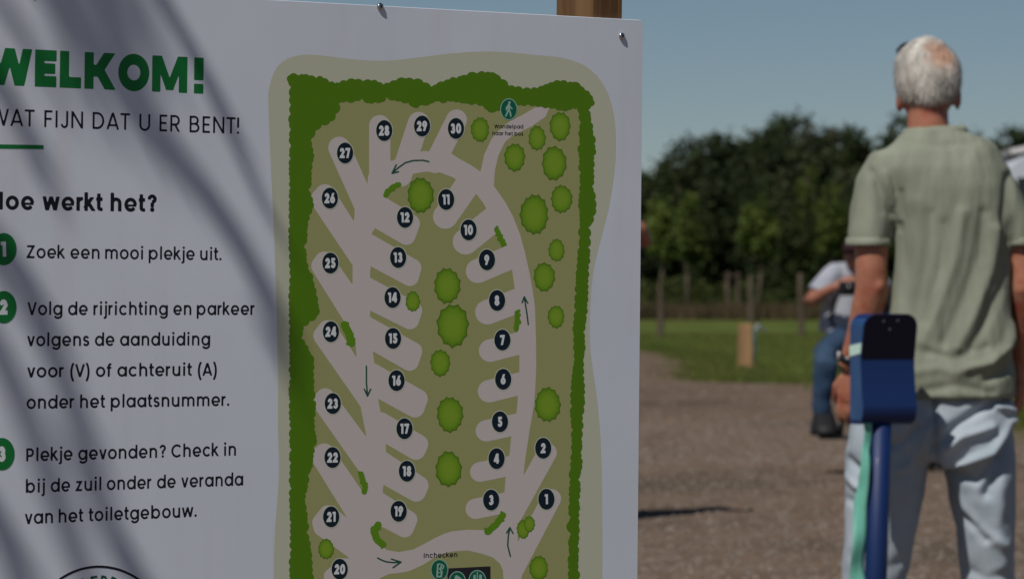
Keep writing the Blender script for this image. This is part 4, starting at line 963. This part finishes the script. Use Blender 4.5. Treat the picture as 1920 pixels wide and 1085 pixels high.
# folds: ridge lines (photo points), half width px, depth m
folds = [([(1806, 400), (1792, 480), (1762, 570), (1730, 640)], 13, .010), ([(1846, 400), (1836, 480), (1806, 560), (1772, 640)], 12, -.009), ([(1868, 430), (1858, 510), (1826, 590), (1796, 650)], 11, .011), ([(1888, 460), (1880, 540), (1850, 600), (1822, 652)], 9, -.010),
         ([(1903, 610), (1890, 650), (1856, 680), (1810, 692)], 10, .015), ([(1905, 650), (1892, 690), (1850, 712)], 9, -.010), ([(1770, 420), (1764, 500), (1736, 600)], 12, -.006), ([(1720, 380), (1716, 500), (1700, 590)], 16, .005), ([(1744, 400), (1735, 500), (1715, 600)], 10, -.004),
         ([(1632, 320), (1656, 362), (1672, 400)], 7, -.009), ([(1660, 325), (1676, 372), (1688, 410)], 7, .009), ([(1650, 300), (1645, 350), (1655, 395)], 8, -.005), ([(1690, 360), (1688, 430)], 6, -.005),
         ([(1892, 330), (1884, 400), (1888, 450)], 8, -.010), ([(1700, 700), (1760, 690), (1800, 700)], 9, .005), ([(1720, 735), (1790, 722), (1860, 735)], 9, -.006), ([(1740, 660), (1790, 672), (1850, 650)], 8, -.005), ([(1700, 268), (1760, 274), (1830, 266)], 7, -.003)]
def apply_folds(V, NN, folds, back=True):
    px = V[:, 0] / V[:, 1] * F + 960; py = HOR - (V[:, 2] - CAM_Z) / V[:, 1] * F
    disp = np.zeros(len(V)); face = np.clip(-NN[:, 1] * 1.6 + .25, 0, 1)
    for pts, hw, am in folds:
        d = d_cap(px, py, pts, 0); disp += am * np.exp(-(d / hw) ** 2)
    return V + NN * (disp * face)[:, None]
V = apply_folds(V, NN, folds)
nz_ = np.array([noise.noise((v[0] * 20, v[1] * 9, v[2] * 4)) + .5 * noise.noise((v[0] * 38, v[1] * 20, v[2] * 14)) for v in V]); V = V + NN * (nz_ * .0050)[:, None]
polo = mesh_obj('polo_shirt', V, Fc, m_polo, man, smooth=True)
# collar: folded band round the neck
mb = MB(); rings_ = []
for i in range(33):
    a = 2 * math.pi * i / 32; px_ = 1754 + 56 * math.cos(a); tilt = 3 * math.cos(a)
    c = M(px_, 249 - tilt, .012 + .062 * math.sin(a)); o_ = Vector((math.cos(a), math.sin(a) * .9, 0)).normalized(); up_ = Vector((0, 0, 1))
    w1 = .019 if math.sin(a) < .6 else .012
    rings_.append([c + o_ * .004 - up_ * w1, c + o_ * .010 - up_ * w1 * 1.05, c + o_ * .009 + up_ * w1 * .3, c + o_ * .002 + up_ * w1 * .85, c - o_ * .005 + up_ * w1 * .6, c - o_ * .004 - up_ * w1 * .6])
mb.rings(rings_, cap=False); mb.build('collar', m_polo, polo, smooth=True)
for c_, e_ in ((M(1627, 457, -.015), .0600), (M(1913, 457), .0575)):                 # sleeve hems
    mb = MB(); rr = []
    for i in range(37):
        a = 2 * math.pi * i / 36; o_ = Vector((math.cos(a), math.sin(a) * 1.07, 0)); p = c_ + o_ * e_
        rr.append([p + o_ * .0012 + Vector((0, 0, .016)), p + o_ * .0022, p + o_ * .0012 + Vector((0, 0, -.007)), p - o_ * .004 + Vector((0, 0, -.007)), p - o_ * .004 + Vector((0, 0, .016))])
    mb.rings(rr, cap=False); mb.build('sleeve_hem', m_polo, polo, smooth=True)
# jeans
m_jean = noisy(mat('pale_denim', (0.36, 0.45, 0.54), 0.8, 0.15), (0.31, 0.37, 0.41), (0.42, 0.475, 0.52), scale=7, detail=9, bump=0.35, bscale=90, bdist=0.002)
mb = MB()
mb.loft([ring(722, 1650, 1892, .115), ring(744, 1622, 1900, .128), ring(790, 1596, 1904, .140), ring(830, 1588, 1904, .138), ring(850, 1590, 1900, .125), ring(862, 1610, 1890, .10)], 36, 2.5)
mb.tube([M(1672, 790), M(1664, 850, -.005), M(1658, 920, -.005), M(1648, 1000, 0), M(1638, 1085, .01), M(1630, 1180, .0), M(1626, 1290, -.01)], [(.112, .12), (.116, .125), (.106, .115), (.096, .102), (.088, .095), (.080, .085), (.072, .085)], 26, ref=(1, 0, 0))
mb.tube([M(1828, 790), M(1832, 850, -.005), M(1842, 920, -.005), M(1848, 1000, 0), M(1853, 1085, .01), M(1858, 1180, .0), M(1860, 1290, -.01)], [(.104, .12), (.103, .125), (.092, .115), (.080, .102), (.073, .095), (.072, .085), (.068, .085)], 26, ref=(1, 0, 0))
V, NN, Fc = remeshed(mb, 0.0066, 10)
jf = [([(1752, 850), (1790, 800), (1850, 760), (1895, 745)], 10, -.013), ([(1770, 862), (1810, 868), (1860, 850), (1900, 790)], 9, .016), ([(1760, 850), (1800, 820), (1860, 800)], 9, .011), ([(1775, 880), (1830, 900), (1880, 850)], 9, -.010), ([(1900, 800), (1880, 860), (1850, 925)], 12, -.014),
      ([(1752, 745), (1752, 800), (1754, 850)], 7, -.014), ([(1740, 800), (1720, 850), (1690, 880)], 9, .009), ([(1720, 800), (1690, 830), (1670, 835)], 8, -.009), ([(1775, 900), (1800, 960), (1850, 1010)], 9, -.010), ([(1790, 930), (1830, 990), (1880, 1020)], 12, .008),
      ([(1590, 860), (1610, 880), (1640, 885)], 8, -.009), ([(1585, 890), (1605, 912), (1640, 920)], 8, .009), ([(1580, 930), (1605, 945), (1640, 950)], 8, -.007), ([(1800, 1060), (1850, 1085), (1900, 1070)], 10, -.003), ([(1600, 1040), (1650, 1070), (1690, 1050)], 12, -.003),
      ([(1800, 742), (1850, 748), (1900, 742)], 6, -.006), ([(1870, 760), (1900, 770)], 6, .012), ([(1700, 900), (1710, 980), (1700, 1060)], 12, .005), ([(1880, 900), (1870, 980), (1880, 1060)], 14, .006)]
V = apply_folds(V, NN, [(p, w * .9, a * 1.45) for p, w, a in jf])
nz_ = np.array([noise.noise((v[0] * 13, v[1] * 9, v[2] * 11)) + .5 * noise.noise((v[0] * 33, v[1] * 20, v[2] * 26)) for v in V]); V = V + NN * (nz_ * .0042)[:, None]
mesh_obj('jeans', V, Fc, m_jean, man, smooth=True)
m_shoe = mat('shoe_leather', (0.05, 0.04, 0.03), 0.6, 0.3)
for lg in (LegL, LegR):
    f_ = lg[-1]; fx, fy = f_.x, f_.y; mb = MB()
    mb.loft([(0.0, fx, fy + .05, .046, .145), (.02, fx, fy + .05, .048, .148), (.05, fx, fy + .04, .046, .135), (.075, fx, fy + .0, .042, .095), (.10, fx, fy - .03, .038, .06)], 24, 2.5); mb.build('shoe', m_shoe, man, smooth=True)
m_dark = mat('black_plastic', (0.012, 0.012, 0.014), 0.3, 0.5)
m_watch = mat('watch_case', (0.7, 0.7, 0.66), 0.25, 0.5, Metallic=0.6)
mb = MB(); wc = M(1597, 675, .052); wd = (M(1590, 690, .055) - M(1600, 665, .048)).normalized(); wa = Vector((1, 0, 0)); wa = (wa - wd * wa.dot(wd)).normalized(); wb = wd.cross(wa)
rr = []
for s_, e_ in ((-.010, .0305), (-.009, .0325), (.009, .0325), (.010, .0305)):
    rr.append([wc + wd * s_ + wa * e_ * math.cos(2 * math.pi * k / 20) + wb * (e_ + .004) * math.sin(2 * math.pi * k / 20) for k in range(20)])
mb.rings(rr); wt = mb.build('wristwatch', m_dark, man, smooth=True)
mb = MB(); mb.ball(wc - wa * .034, (.005, .015, .014), 14); mb.build('watch_face', m_watch, wt, smooth=True)
# sunglasses pushed up on the head
m_lens = mat('dark_lens', (0.008, 0.008, 0.012), 0.12, 0.6)
sg = thing('sunglasses', 'dark sunglasses pushed up on top of the white haired man', 'sunglasses', M(1700, 84, .07))
for sx, nm in ((-1, 0), (1, 1)):
    c = hc + Vector((sx * .034 - .012, .062, .093 - (.004 if sx < 0 else 0))); mb = MB(); rot = Matrix.Rotation(R(-38), 3, 'X') @ Matrix.Rotation(R(-14 * -sx), 3, 'Y')
    mb.ball(c, (.027, .004, .019), 16, rot); mb.build('lens', m_lens, sg, smooth=True)
mb = MB(); mb.tube([hc + Vector((-.078, .055, .078)), hc + Vector((-.079, .02, .060)), hc + Vector((-.083, -.02, .022))], [(.002, .006), (.002, .004), (.002, .003)], 8); mb.tube([hc + Vector((-.078, .055, .078)), hc + Vector((-.068, .062, .090)), hc + Vector((-.05, .066, .098))], .0045, 8); mb.build('frame', m_lens, sg, smooth=True)

# ---- seated person in the wheelchair
DQ = 24.1; kq = DQ / F
def Q(px, py, dy=0.0): p = W(px, py, DQ); return Vector((p.x, DQ + dy, p.z))
sit = thing('person', 'seated person in a light grey T-shirt and blue jeans holding a black camera', 'person', (Q(1575, 0).x, DQ, 0))
mb = MB()
mb.ball(Q(1604, 478, -.06), (.078, .095, .108), 22); mb.ball(Q(1598, 492, -.10), (.055, .06, .05), 14); mb.ball(Q(1593, 486, -.165), (.012, .014, .018), 8)
mb.tube([Q(1606, 520, .02), Q(1604, 490, -.03)], .055, 14)
mb.loft([(Q(0, 640).z, Q(1600, 0).x, DQ + .08, .15, .11), (Q(0, 590).z, Q(1602, 0).x, DQ + .06, .14, .10), (Q(0, 540).z, Q(1602, 0).x, DQ + .03, .16, .10), (Q(0, 505).z, Q(1602, 0).x, DQ + .02, .12, .08)], 22)
mb.tube([Q(1572, 512, 0), Q(1545, 535, -.06), Q(1514, 566, -.10), Q(1522, 560, -.16), Q(1545, 545, -.24), Q(1566, 536, -.30)], [.05, .046, .042, .040, .034, .027], 14)
mb.tube([Q(1632, 512, 0), Q(1650, 540, -.06), Q(1648, 562, -.10), Q(1625, 548, -.22), Q(1600, 538, -.28)], [.05, .046, .042, .036, .027], 14)
hand_down(mb, Q(1567, 536, -.30), side=1, curl=.5, fwd=Vector((0, .2, 1)).normalized(), down=Vector((1, -.1, .1)).normalized())
hand_down(mb, Q(1600, 538, -.28), side=-1, curl=.5, fwd=Vector((0, .2, 1)).normalized(), down=Vector((-1, -.1, .1)).normalized())
legs_q = [[Q(1585, 628, .06), Q(1566, 644, -.20), Q(1538, 664, -.40), Q(1534, 710, -.43), Q(1530, 782, -.42)], [Q(1625, 628, .06), Q(1630, 644, -.2), Q(1632, 664, -.40), Q(1634, 700, -.44), Q(1634, 782, -.42)]]
for l in legs_q: mb.tube(l, [.075, .07, .052, .045, .035], 14)
V, NN, Fc = remeshed(mb, 0.009, 3); mesh_obj('body', V, Fc, m_skin2, sit, smooth=True)
m_tee = noisy(mat('grey_tshirt', (0.4, 0.42, 0.46), 0.85, 0.1), (0.30, 0.32, 0.365), (0.39, 0.41, 0.455), scale=6, detail=5, bump=0.3)
mb = MB(); mb.loft([(Q(0, 622).z, Q(1590, 0).x, DQ + .04, .185, .16), (Q(0, 580).z, Q(1594, 0).x, DQ + .03, .175, .15), (Q(0, 535).z, Q(1600, 0).x, DQ + .02, .175, .13), (Q(0, 512).z, Q(1600, 0).x, DQ + .01, .16, .11), (Q(0, 496).z, Q(1602, 0).x, DQ + .0, .10, .08)], 26)
mb.tube([Q(1590, 508, 0), Q(1568, 514, -.02), Q(1546, 535, -.06), Q(1530, 552, -.08)], [.06, .078, .076, .074], 18); mb.tube([Q(1615, 508, 0), Q(1635, 516, -.02), Q(1652, 545, -.06)], [.06, .075, .07], 18)
V, NN, Fc = remeshed(mb, .009, 4); nz_ = np.array([noise.noise((v[0] * 11, v[1] * 9, v[2] * 8)) for v in V]); V = V + NN * (nz_ * .010)[:, None]; tee = mesh_obj('t_shirt', V, Fc, m_tee, sit, smooth=True)
m_denim = noisy(mat('blue_denim', (0.04, 0.075, 0.14), 0.85, 0.1), (0.022, 0.045, 0.085), (0.05, 0.085, 0.14), scale=5, detail=6, bump=0.3)
mb = MB(); mb.loft([(Q(0, 660).z, Q(1604, 0).x, DQ + .08, .18, .14), (Q(0, 612).z, Q(1602, 0).x, DQ + .06, .17, .14)], 22)
for l in legs_q: mb.tube([l[0], l[1], l[2] + Vector((0, .02, .01)), l[2] + Vector((0, -.03, -.06)), l[3], l[4] + Vector((0, 0, .02))], [.098, .086, .078, .078, .070, .064], 18)
V, NN, Fc = remeshed(mb, .009, 4); nz_ = np.array([noise.noise((v[0] * 10, v[1] * 9, v[2] * 12)) for v in V]); V = V + NN * (nz_ * .012)[:, None]; mesh_obj('jeans', V, Fc, m_denim, sit, smooth=True)
m_bshoe = mat('black_shoe', (0.012, 0.012, 0.013), 0.6, 0.3)
for l in legs_q:
    f_ = l[-1]; fx = f_.x + (.016 if f_.x < 2.1 else 0); zb = Q(0, 810).z; mb = MB()
    mb.loft([(zb, fx, f_.y - .06, .088, .15), (zb + .03, fx, f_.y - .06, .092, .155), (zb + .07, fx, f_.y - .04, .084, .135), (zb + .11, fx, f_.y - .0, .072, .09), (zb + .14, fx, f_.y + .01, .066, .07)], 22, 2.6); mb.build('shoe', m_bshoe, sit, smooth=True)
m_cap = mat('maroon_cap', (0.045, 0.02, 0.024), 0.8, 0.1)
mb = MB(); c = Q(1604, 470, -.055); mb.ball(c + Vector((0, 0, .012)), (.086, .103, .095), 20); mb.ball(c + Vector((-.05, -.10, .008)), (.06, .08, .012), 14); mb.build('cap', m_cap, sit, smooth=True)
camo = thing('camera', 'black camera held in the hands of the seated person', 'camera', Q(1583, 540, -.32))
mb = MB(); mb.box(Q(1583, 541, -.33), (.13, .06, .09)); bo = mb.build('camera_body', m_dark, camo); mb = MB(); mb.tube([Q(1583, 541, -.36), Q(1582, 541, -.44)], .035, 16); mb.build('lens', m_dark, camo, smooth=True)
mb = MB(); mb.tube([Q(1566, 545, -.33), Q(1558, 570, -.24), Q(1553, 600, -.2), Q(1560, 612, -.18)], [(.014, .003)] * 4, 8, ref=(1, 0, 0)); mb.build('strap', m_dark, camo, smooth=True)
# wheelchair
ch = thing('wheelchair', 'black wheelchair carrying the seated person in jeans', 'wheelchair', (Q(1605, 0).x, DQ + .1, 0))
m_frame = mat('black_frame', (0.014, 0.014, 0.016), 0.4, 0.5); m_tyre = mat('rubber', (0.02, 0.02, 0.02), 0.8, 0.2)
cx = Q(1605, 0).x + .235; zs = Q(0, 668).z
mb = MB(); mb.box((cx, DQ + .05, zs - .03), (.42, .44, .07)); mb.build('seat', m_frame, ch)
mb = MB(); mb.box((cx + .02, DQ + .27, zs + .22), (.40, .05, .44)); mb.build('backrest', m_frame, ch)
for sx in (-.2, .2):
    mb = MB(); mb.tube([(cx + sx, DQ + .28, .32), (cx + sx, DQ - .12, .34), (cx + sx, DQ - .2, zs - .06), (cx + sx * .9, DQ - .28, .32), (cx + sx * .85, DQ - .36, Q(0, 812).z - .02)], .014, 8); mb.build('frame_tube', m_frame, ch, smooth=True)
    for yy, rw in ((DQ + .2, .27), (DQ - .22, .10)):
        mb = MB(); x_ = cx + sx * 1.12; mb.tube([(x_, yy + (rw - .015) * math.cos(a), rw + (rw - .015) * math.sin(a)) for a in [i * math.pi / 12 for i in range(25)]], .018, 8, ref=(1, 0, 0)); wh = mb.build('wheel', m_tyre, ch, smooth=True)
        mb = MB()
        for i in range(8): a = i * math.pi / 4; mb.tube([(x_, yy, rw), (x_, yy + (rw - .02) * math.cos(a), rw + (rw - .02) * math.sin(a))], .006, 5)
        mb.build('rim', m_frame, wh)
zb = Q(0, 811).z
mb = MB(); mb.box((Q(1545, 0).x + .03, DQ - .46, zb - .012), (.20, .26, .016)); mb.build('footplate', m_frame, ch); mb = MB(); mb.box((Q(1636, 0).x, DQ - .46, zb - .012), (.20, .26, .016)); mb.build('footplate', m_frame, ch)
mb = MB(); mb.tube([(Q(1572, 0).x, DQ - .30, Q(0, 680).z), (Q(1574, 0).x, DQ - .33, Q(0, 760).z), (Q(1566, 0).x, DQ - .38, zb - .01)], .016, 8); mb.build('frame_tube', m_frame, ch, smooth=True)

# ---- person behind the board, an elbow shows past its edge
DB = 18.6
def Bp(px, py, dy=0.0): p = W(px, py, DB); return Vector((p.x, DB + dy, p.z))
per = thing('person', 'person mostly hidden by the white board, one bare elbow showing past its edge', 'person', (Bp(1110, 0).x, DB, 0))
bx = Bp(1110, 0).x; mb = MB()
mb.ball((bx, DB - .02, 1.62), (.077, .095, .11), 20); mb.tube([(bx, DB, 1.40), (bx, DB, 1.56)], .055, 14)
mb.loft([(.82, bx, DB, .155, .10), (1.0, bx, DB, .14, .10), (1.2, bx, DB, .16, .105), (1.38, bx, DB, .18, .10), (1.45, bx, DB, .10, .07)], 22)
mb.tube([(bx + .17, DB, 1.38), Bp(1190, 450, -.01), Bp(1208, 450, -.04), Bp(1200, 430, -.1), (bx + .06, DB - .2, 1.53)], [.05, .046, .042, .038, .028], 16)
mb.tube([(bx - .17, DB, 1.38), (bx - .24, DB - .02, 1.15), (bx - .2, DB - .12, .93)], [.048, .042, .03], 14)
hand_down(mb, (bx + .06, DB - .2, 1.53), side=1, curl=.5, fwd=Vector((0, .3, 1)).normalized(), down=Vector((-1, 0, .25)).normalized())
hand_down(mb, (bx - .2, DB - .12, .93), side=-1, curl=.3)
for sx in (-.09, .09): mb.tube([(bx + sx, DB, .86), (bx + sx, DB - .01, .48), (bx + sx, DB, .08)], [.085, .058, .042], 16); mb.ball((bx + sx, DB - .05, .05), (.045, .12, .045), 14)
V, NN, Fc = remeshed(mb, .009, 3); mesh_obj('body', V, Fc, m_skin2, per, smooth=True)
m_navy = noisy(mat('navy_cloth', (0.03, 0.04, 0.08), 0.85, 0.1), (0.025, 0.035, 0.07), (0.045, 0.06, 0.11), scale=8)
mb = MB(); mb.loft([(.84, bx, DB, .185, .13), (1.1, bx, DB, .175, .13), (1.35, bx, DB, .20, .125), (1.42, bx, DB, .15, .10), (1.465, bx, DB, .08, .07)], 24); mb.tube([(bx + .12, DB, 1.39), (bx + .2, DB, 1.375)], [.065, .062], 16); mb.tube([(bx - .12, DB, 1.39), (bx - .22, DB, 1.25)], [.065, .062], 16)
V, NN, Fc = remeshed(mb, .009, 3); mesh_obj('shirt', V, Fc, m_navy, per, smooth=True)
mb = MB(); mb.loft([(.72, bx, DB, .17, .13), (.88, bx, DB, .175, .13)], 20); [mb.tube([(bx + sx, DB, .84), (bx + sx, DB - .01, .48), (bx + sx, DB, .1)], [.105, .082, .07], 18) for sx in (-.085, .085)]
V, NN, Fc = remeshed(mb, .01, 3); mesh_obj('trousers', V, Fc, m_denim, per, smooth=True)
m_bh = mat('brown_hair', (0.06, 0.04, 0.025), 0.8, 0.2); mb = MB(); mb.ball((bx, DB + .012, 1.645), (.084, .10, .10), 20); mb.build('hair', m_bh, per, smooth=True)

# ------------------------------------------------------------------ motorhome
DV = 48.5; kv = DV / F
def T(px, py): p = W(px, py, DV); return p
x0 = T(1806, 0).x; Lm = 6.6; y0 = DV; wd_ = 2.25; ztopv = T(0, 262).z; 
mh = thing('motorhome', 'silver white motorhome parked on the lawn behind the standing man', 'motorhome', (x0 + Lm / 2, DV + wd_ / 2, 0))
m_mh = noisy(mat('motorhome_paint', (0.50, 0.53, 0.58), 0.3, 0.5), (0.47, 0.50, 0.56), (0.53, 0.56, 0.61), scale=1.5, detail=4)
m_roofw = mat('motorhome_roof', (0.78, 0.76, 0.74), 0.4, 0.4); m_glass = mat('tinted_glass', (0.015, 0.017, 0.024), 0.06, 0.6); m_strip = mat('blue_grey_stripe', (0.07, 0.085, 0.12), 0.4, 0.4)
prof_ = [(0.25, .42), (-.12 + .12, .62), (0.0, 1.15), (.18, 1.42), (.62, 1.95), (.34, 2.25), (.30, 2.62), (.75, 2.98), (1.4, 3.06), (Lm - .15, 3.06), (Lm, 2.9), (Lm, .42)]
def xz(p, y): return Vector((x0 + p[0], y, p[1]))
mb = MB(); mb.rings([[xz(p, y0 + .03) for p in prof_], [xz(p, y0 + .0) if 0 else xz(p, y0) for p in prof_], [xz(p, y0 + wd_) for p in prof_]][1:]); bodyv = mb.build('body', m_mh, mh)
bvm = bodyv.modifiers.new('edge', 'BEVEL'); bvm.width = .05; bvm.segments = 3; bvm.limit_method = 'ANGLE'; bvm.angle_limit = R(30)
mb = MB(); mb.rings([[Vector((x0 + a, y, z)) for a, z in ((.62, 2.99), (1.35, 3.10), (Lm - .1, 3.10), (Lm - .1, 3.16), (1.3, 3.18), (.6, 3.05))] for y in (y0 - .03, y0 + wd_ + .03)]); mb.build('roof', m_roofw, mh)
mb = MB(); mb.box((x0 + Lm / 2 + .3, y0 - .006, 2.985), (Lm - 1.1, .012, .085)); mb.build('stripe', m_strip, mh)
def win(xa, xb, za, zb):
    mb = MB(); mb.box((x0 + (xa + xb) / 2, y0 - .012, (za + zb) / 2), (xb - xa, .024, zb - za)); w_ = mb.build('window_frame', m_frame, mh)
    mb = MB(); mb.box((x0 + (xa + xb) / 2, y0 - .028, (za + zb) / 2), (xb - xa - .09, .01, zb - za - .09)); mb.build('pane', m_glass, w_)
win(.66, 1.35, 1.45, 1.98)
wx = T(1907, 0).x - x0
win(wx, wx + 1.2, 1.95, 2.68); win(4.6, 5.5, 1.85, 2.45)
mb = MB(); mb.box((x0 + Lm / 2, y0 - .008, .52), (Lm - .3, .03, .36)); mb.build('side_skirt', m_frame, mh)
for wxx in (1.0, 4.9):
    mb = MB(); yy = y0 + .09; mb.tube([(x0 + wxx, yy - .1, .34), (x0 + wxx, yy + .12, .34)], .34, 28); tw_ = mb.build('tyre', m_tyre, mh, smooth=False)
    mb = MB(); mb.tube([(x0 + wxx, yy - .112, .34), (x0 + wxx, yy - .06, .34)], .2, 20); mb.build('rim', mat('rim_metal', (.5, .5, .52), .3, .5, Metallic=.8), tw_)
mb = MB(); mb.loft([(3.16, x0 + 1.95, y0 + .7, .32, .3), (3.30, x0 + 1.95, y0 + .7, .28, .26), (3.33, x0 + 1.95, y0 + .7, .18, .18)], 20, 4); mb.build('roof_vent', m_frame, mh)
mb = MB(); mb.tube([(x0 + 1.2, y0 - .09, 3.02), (x0 + Lm - .6, y0 - .09, 3.02)], .055, 14); mb.build('awning', m_roofw, mh, smooth=True)

# ------------------------------------------------------------------ tree above and beside the board whose branches throw the streaks of shade
tl_ = thing('willow_tree', 'willow with long hanging branches that throws streaks of shade on the board', 'tree', (-4.2, 1.2, 0))
m_will = noisy(mat('willow_bark', (0.12, 0.10, 0.07), 0.9, 0.1), (0.09, 0.07, 0.05), (0.2, 0.16, 0.11), scale=8, bump=0.5)
mb = MB(); trunk_top = Vector((-4.0, 1.3, 4.6))
mb.tube([(-4.2, 1.2, -.2), (-4.25, 1.2, 1.5), (-4.1, 1.25, 3.2), trunk_top], [.26, .21, .17, .12], 14); mb.build('trunk', m_will, tl_, smooth=True)
lv = []; qs = random.Random(21)
streaks = [([(-60, -200), (60, -60), (118, 40), (150, 130), (176, 200)], .013, 3.6), ([(75, -240), (165, -60), (205, 20), (240, 110), (268, 200), (300, 270)], .014, 3.2), ([(130, -240), (215, -40), (240, 60), (262, 130)], .010, 3.9),
           ([(60, -240), (130, -60), (170, 30), (205, 130), (230, 210)], .010, 4.2), ([(250, -200), (262, -40), (285, 60), (310, 130)], .007, 3.9),
           ([(210, -180), (300, 0), (334, 50), (372, 130), (430, 235), (470, 330)], .0085, 2.6), ([(130, 30), (205, 130), (262, 225), (330, 300), (400, 375), (452, 466), (495, 540), (528, 640)], .017, 2.9),
           ([(170, 60), (240, 180), (300, 250), (350, 330)], .008, 3.6),
           ([(-80, 380), (36, 500), (80, 590), (112, 690), (146, 780), (176, 900), (215, 1000), (262, 1080), (320, 1180)], .0135, 3.1), ([(-120, 480), (-20, 620), (40, 760), (78, 850), (110, 960), (150, 1060), (200, 1180)], .014, 3.4),
           ([(-60, 560), (10, 680), (60, 800), (100, 900), (130, 1000)], .008, 3.9), ([(-40, 480), (90, 640), (150, 850), (200, 960)], .006, 3.8),
           ([(-150, 800), (-30, 920), (20, 1030), (60, 1150)], .016, 3.0), ([(-90, 60), (-10, 140), (28, 200), (60, 280)], .010, 2.9), ([(-60, -60), (20, 20), (60, 100), (90, 150)], .008, 3.6), ([(0, 0), (1, 1), (2, 2)], .008, 2.8)]
def wb(pts, th, t):
    q3 = [P(*p) + sun_dir * t for p in pts]; m = MB(); n = len(q3)
    root = q3[0] + Vector((-.15, -.1, .5)); start = trunk_top.lerp(q3[0], .25) + Vector((0, 0, .5))
    allp = [trunk_top - Vector((0, 0, .2)), start, root] + q3; rad = [.05, .035, th * 1.15] + [th * (1 - .45 * i / n) for i in range(n)]
    m.tube(allp, rad, 10); b = m.build('branch', m_will, tl_, smooth=True)
    for i in range(n - 1):
        for k in range(6):
            p = q3[i].lerp(q3[i + 1], qs.random()); d = (q3[i + 1] - q3[i]).normalized(); sd = d.cross(Vector((qs.gauss(0, 1), qs.gauss(0, 1), qs.gauss(0, 1)))).normalized()
            e = p + d * qs.uniform(.05, .09) + sd * qs.uniform(.005, .025); wv = d.cross(sd) * .0045; md = (p + e) / 2
            lv.extend([p, md + wv, e, md - wv])
for s_ in streaks[:-1]: wb(*s_)
# leafy top of the willow, above and outside the view
cs = [(-4.2 + qs.uniform(-1.2, .6), 1.1 + qs.uniform(-1.2, .9), 5.2 + qs.uniform(-.3, 1.3)) for _ in range(9)]; rs = [(.7, .7, .5)] * 9
o = soup('leaves', leaf_soup(cs, rs, 5000, .07, 9), 4, m_leaf_mid, loc=(0, 0, 0)); o.parent = tl_; o.matrix_parent_inverse = Matrix.Translation(-Vector(tl_.location))
o['kind'] = 'stuff'
o = soup('hanging_leaves', np.array([tuple(v) for v in lv]), 4, m_leaf_mid); o.parent = tl_; o.matrix_parent_inverse = Matrix.Translation(-Vector(tl_.location)); o['kind'] = 'stuff'
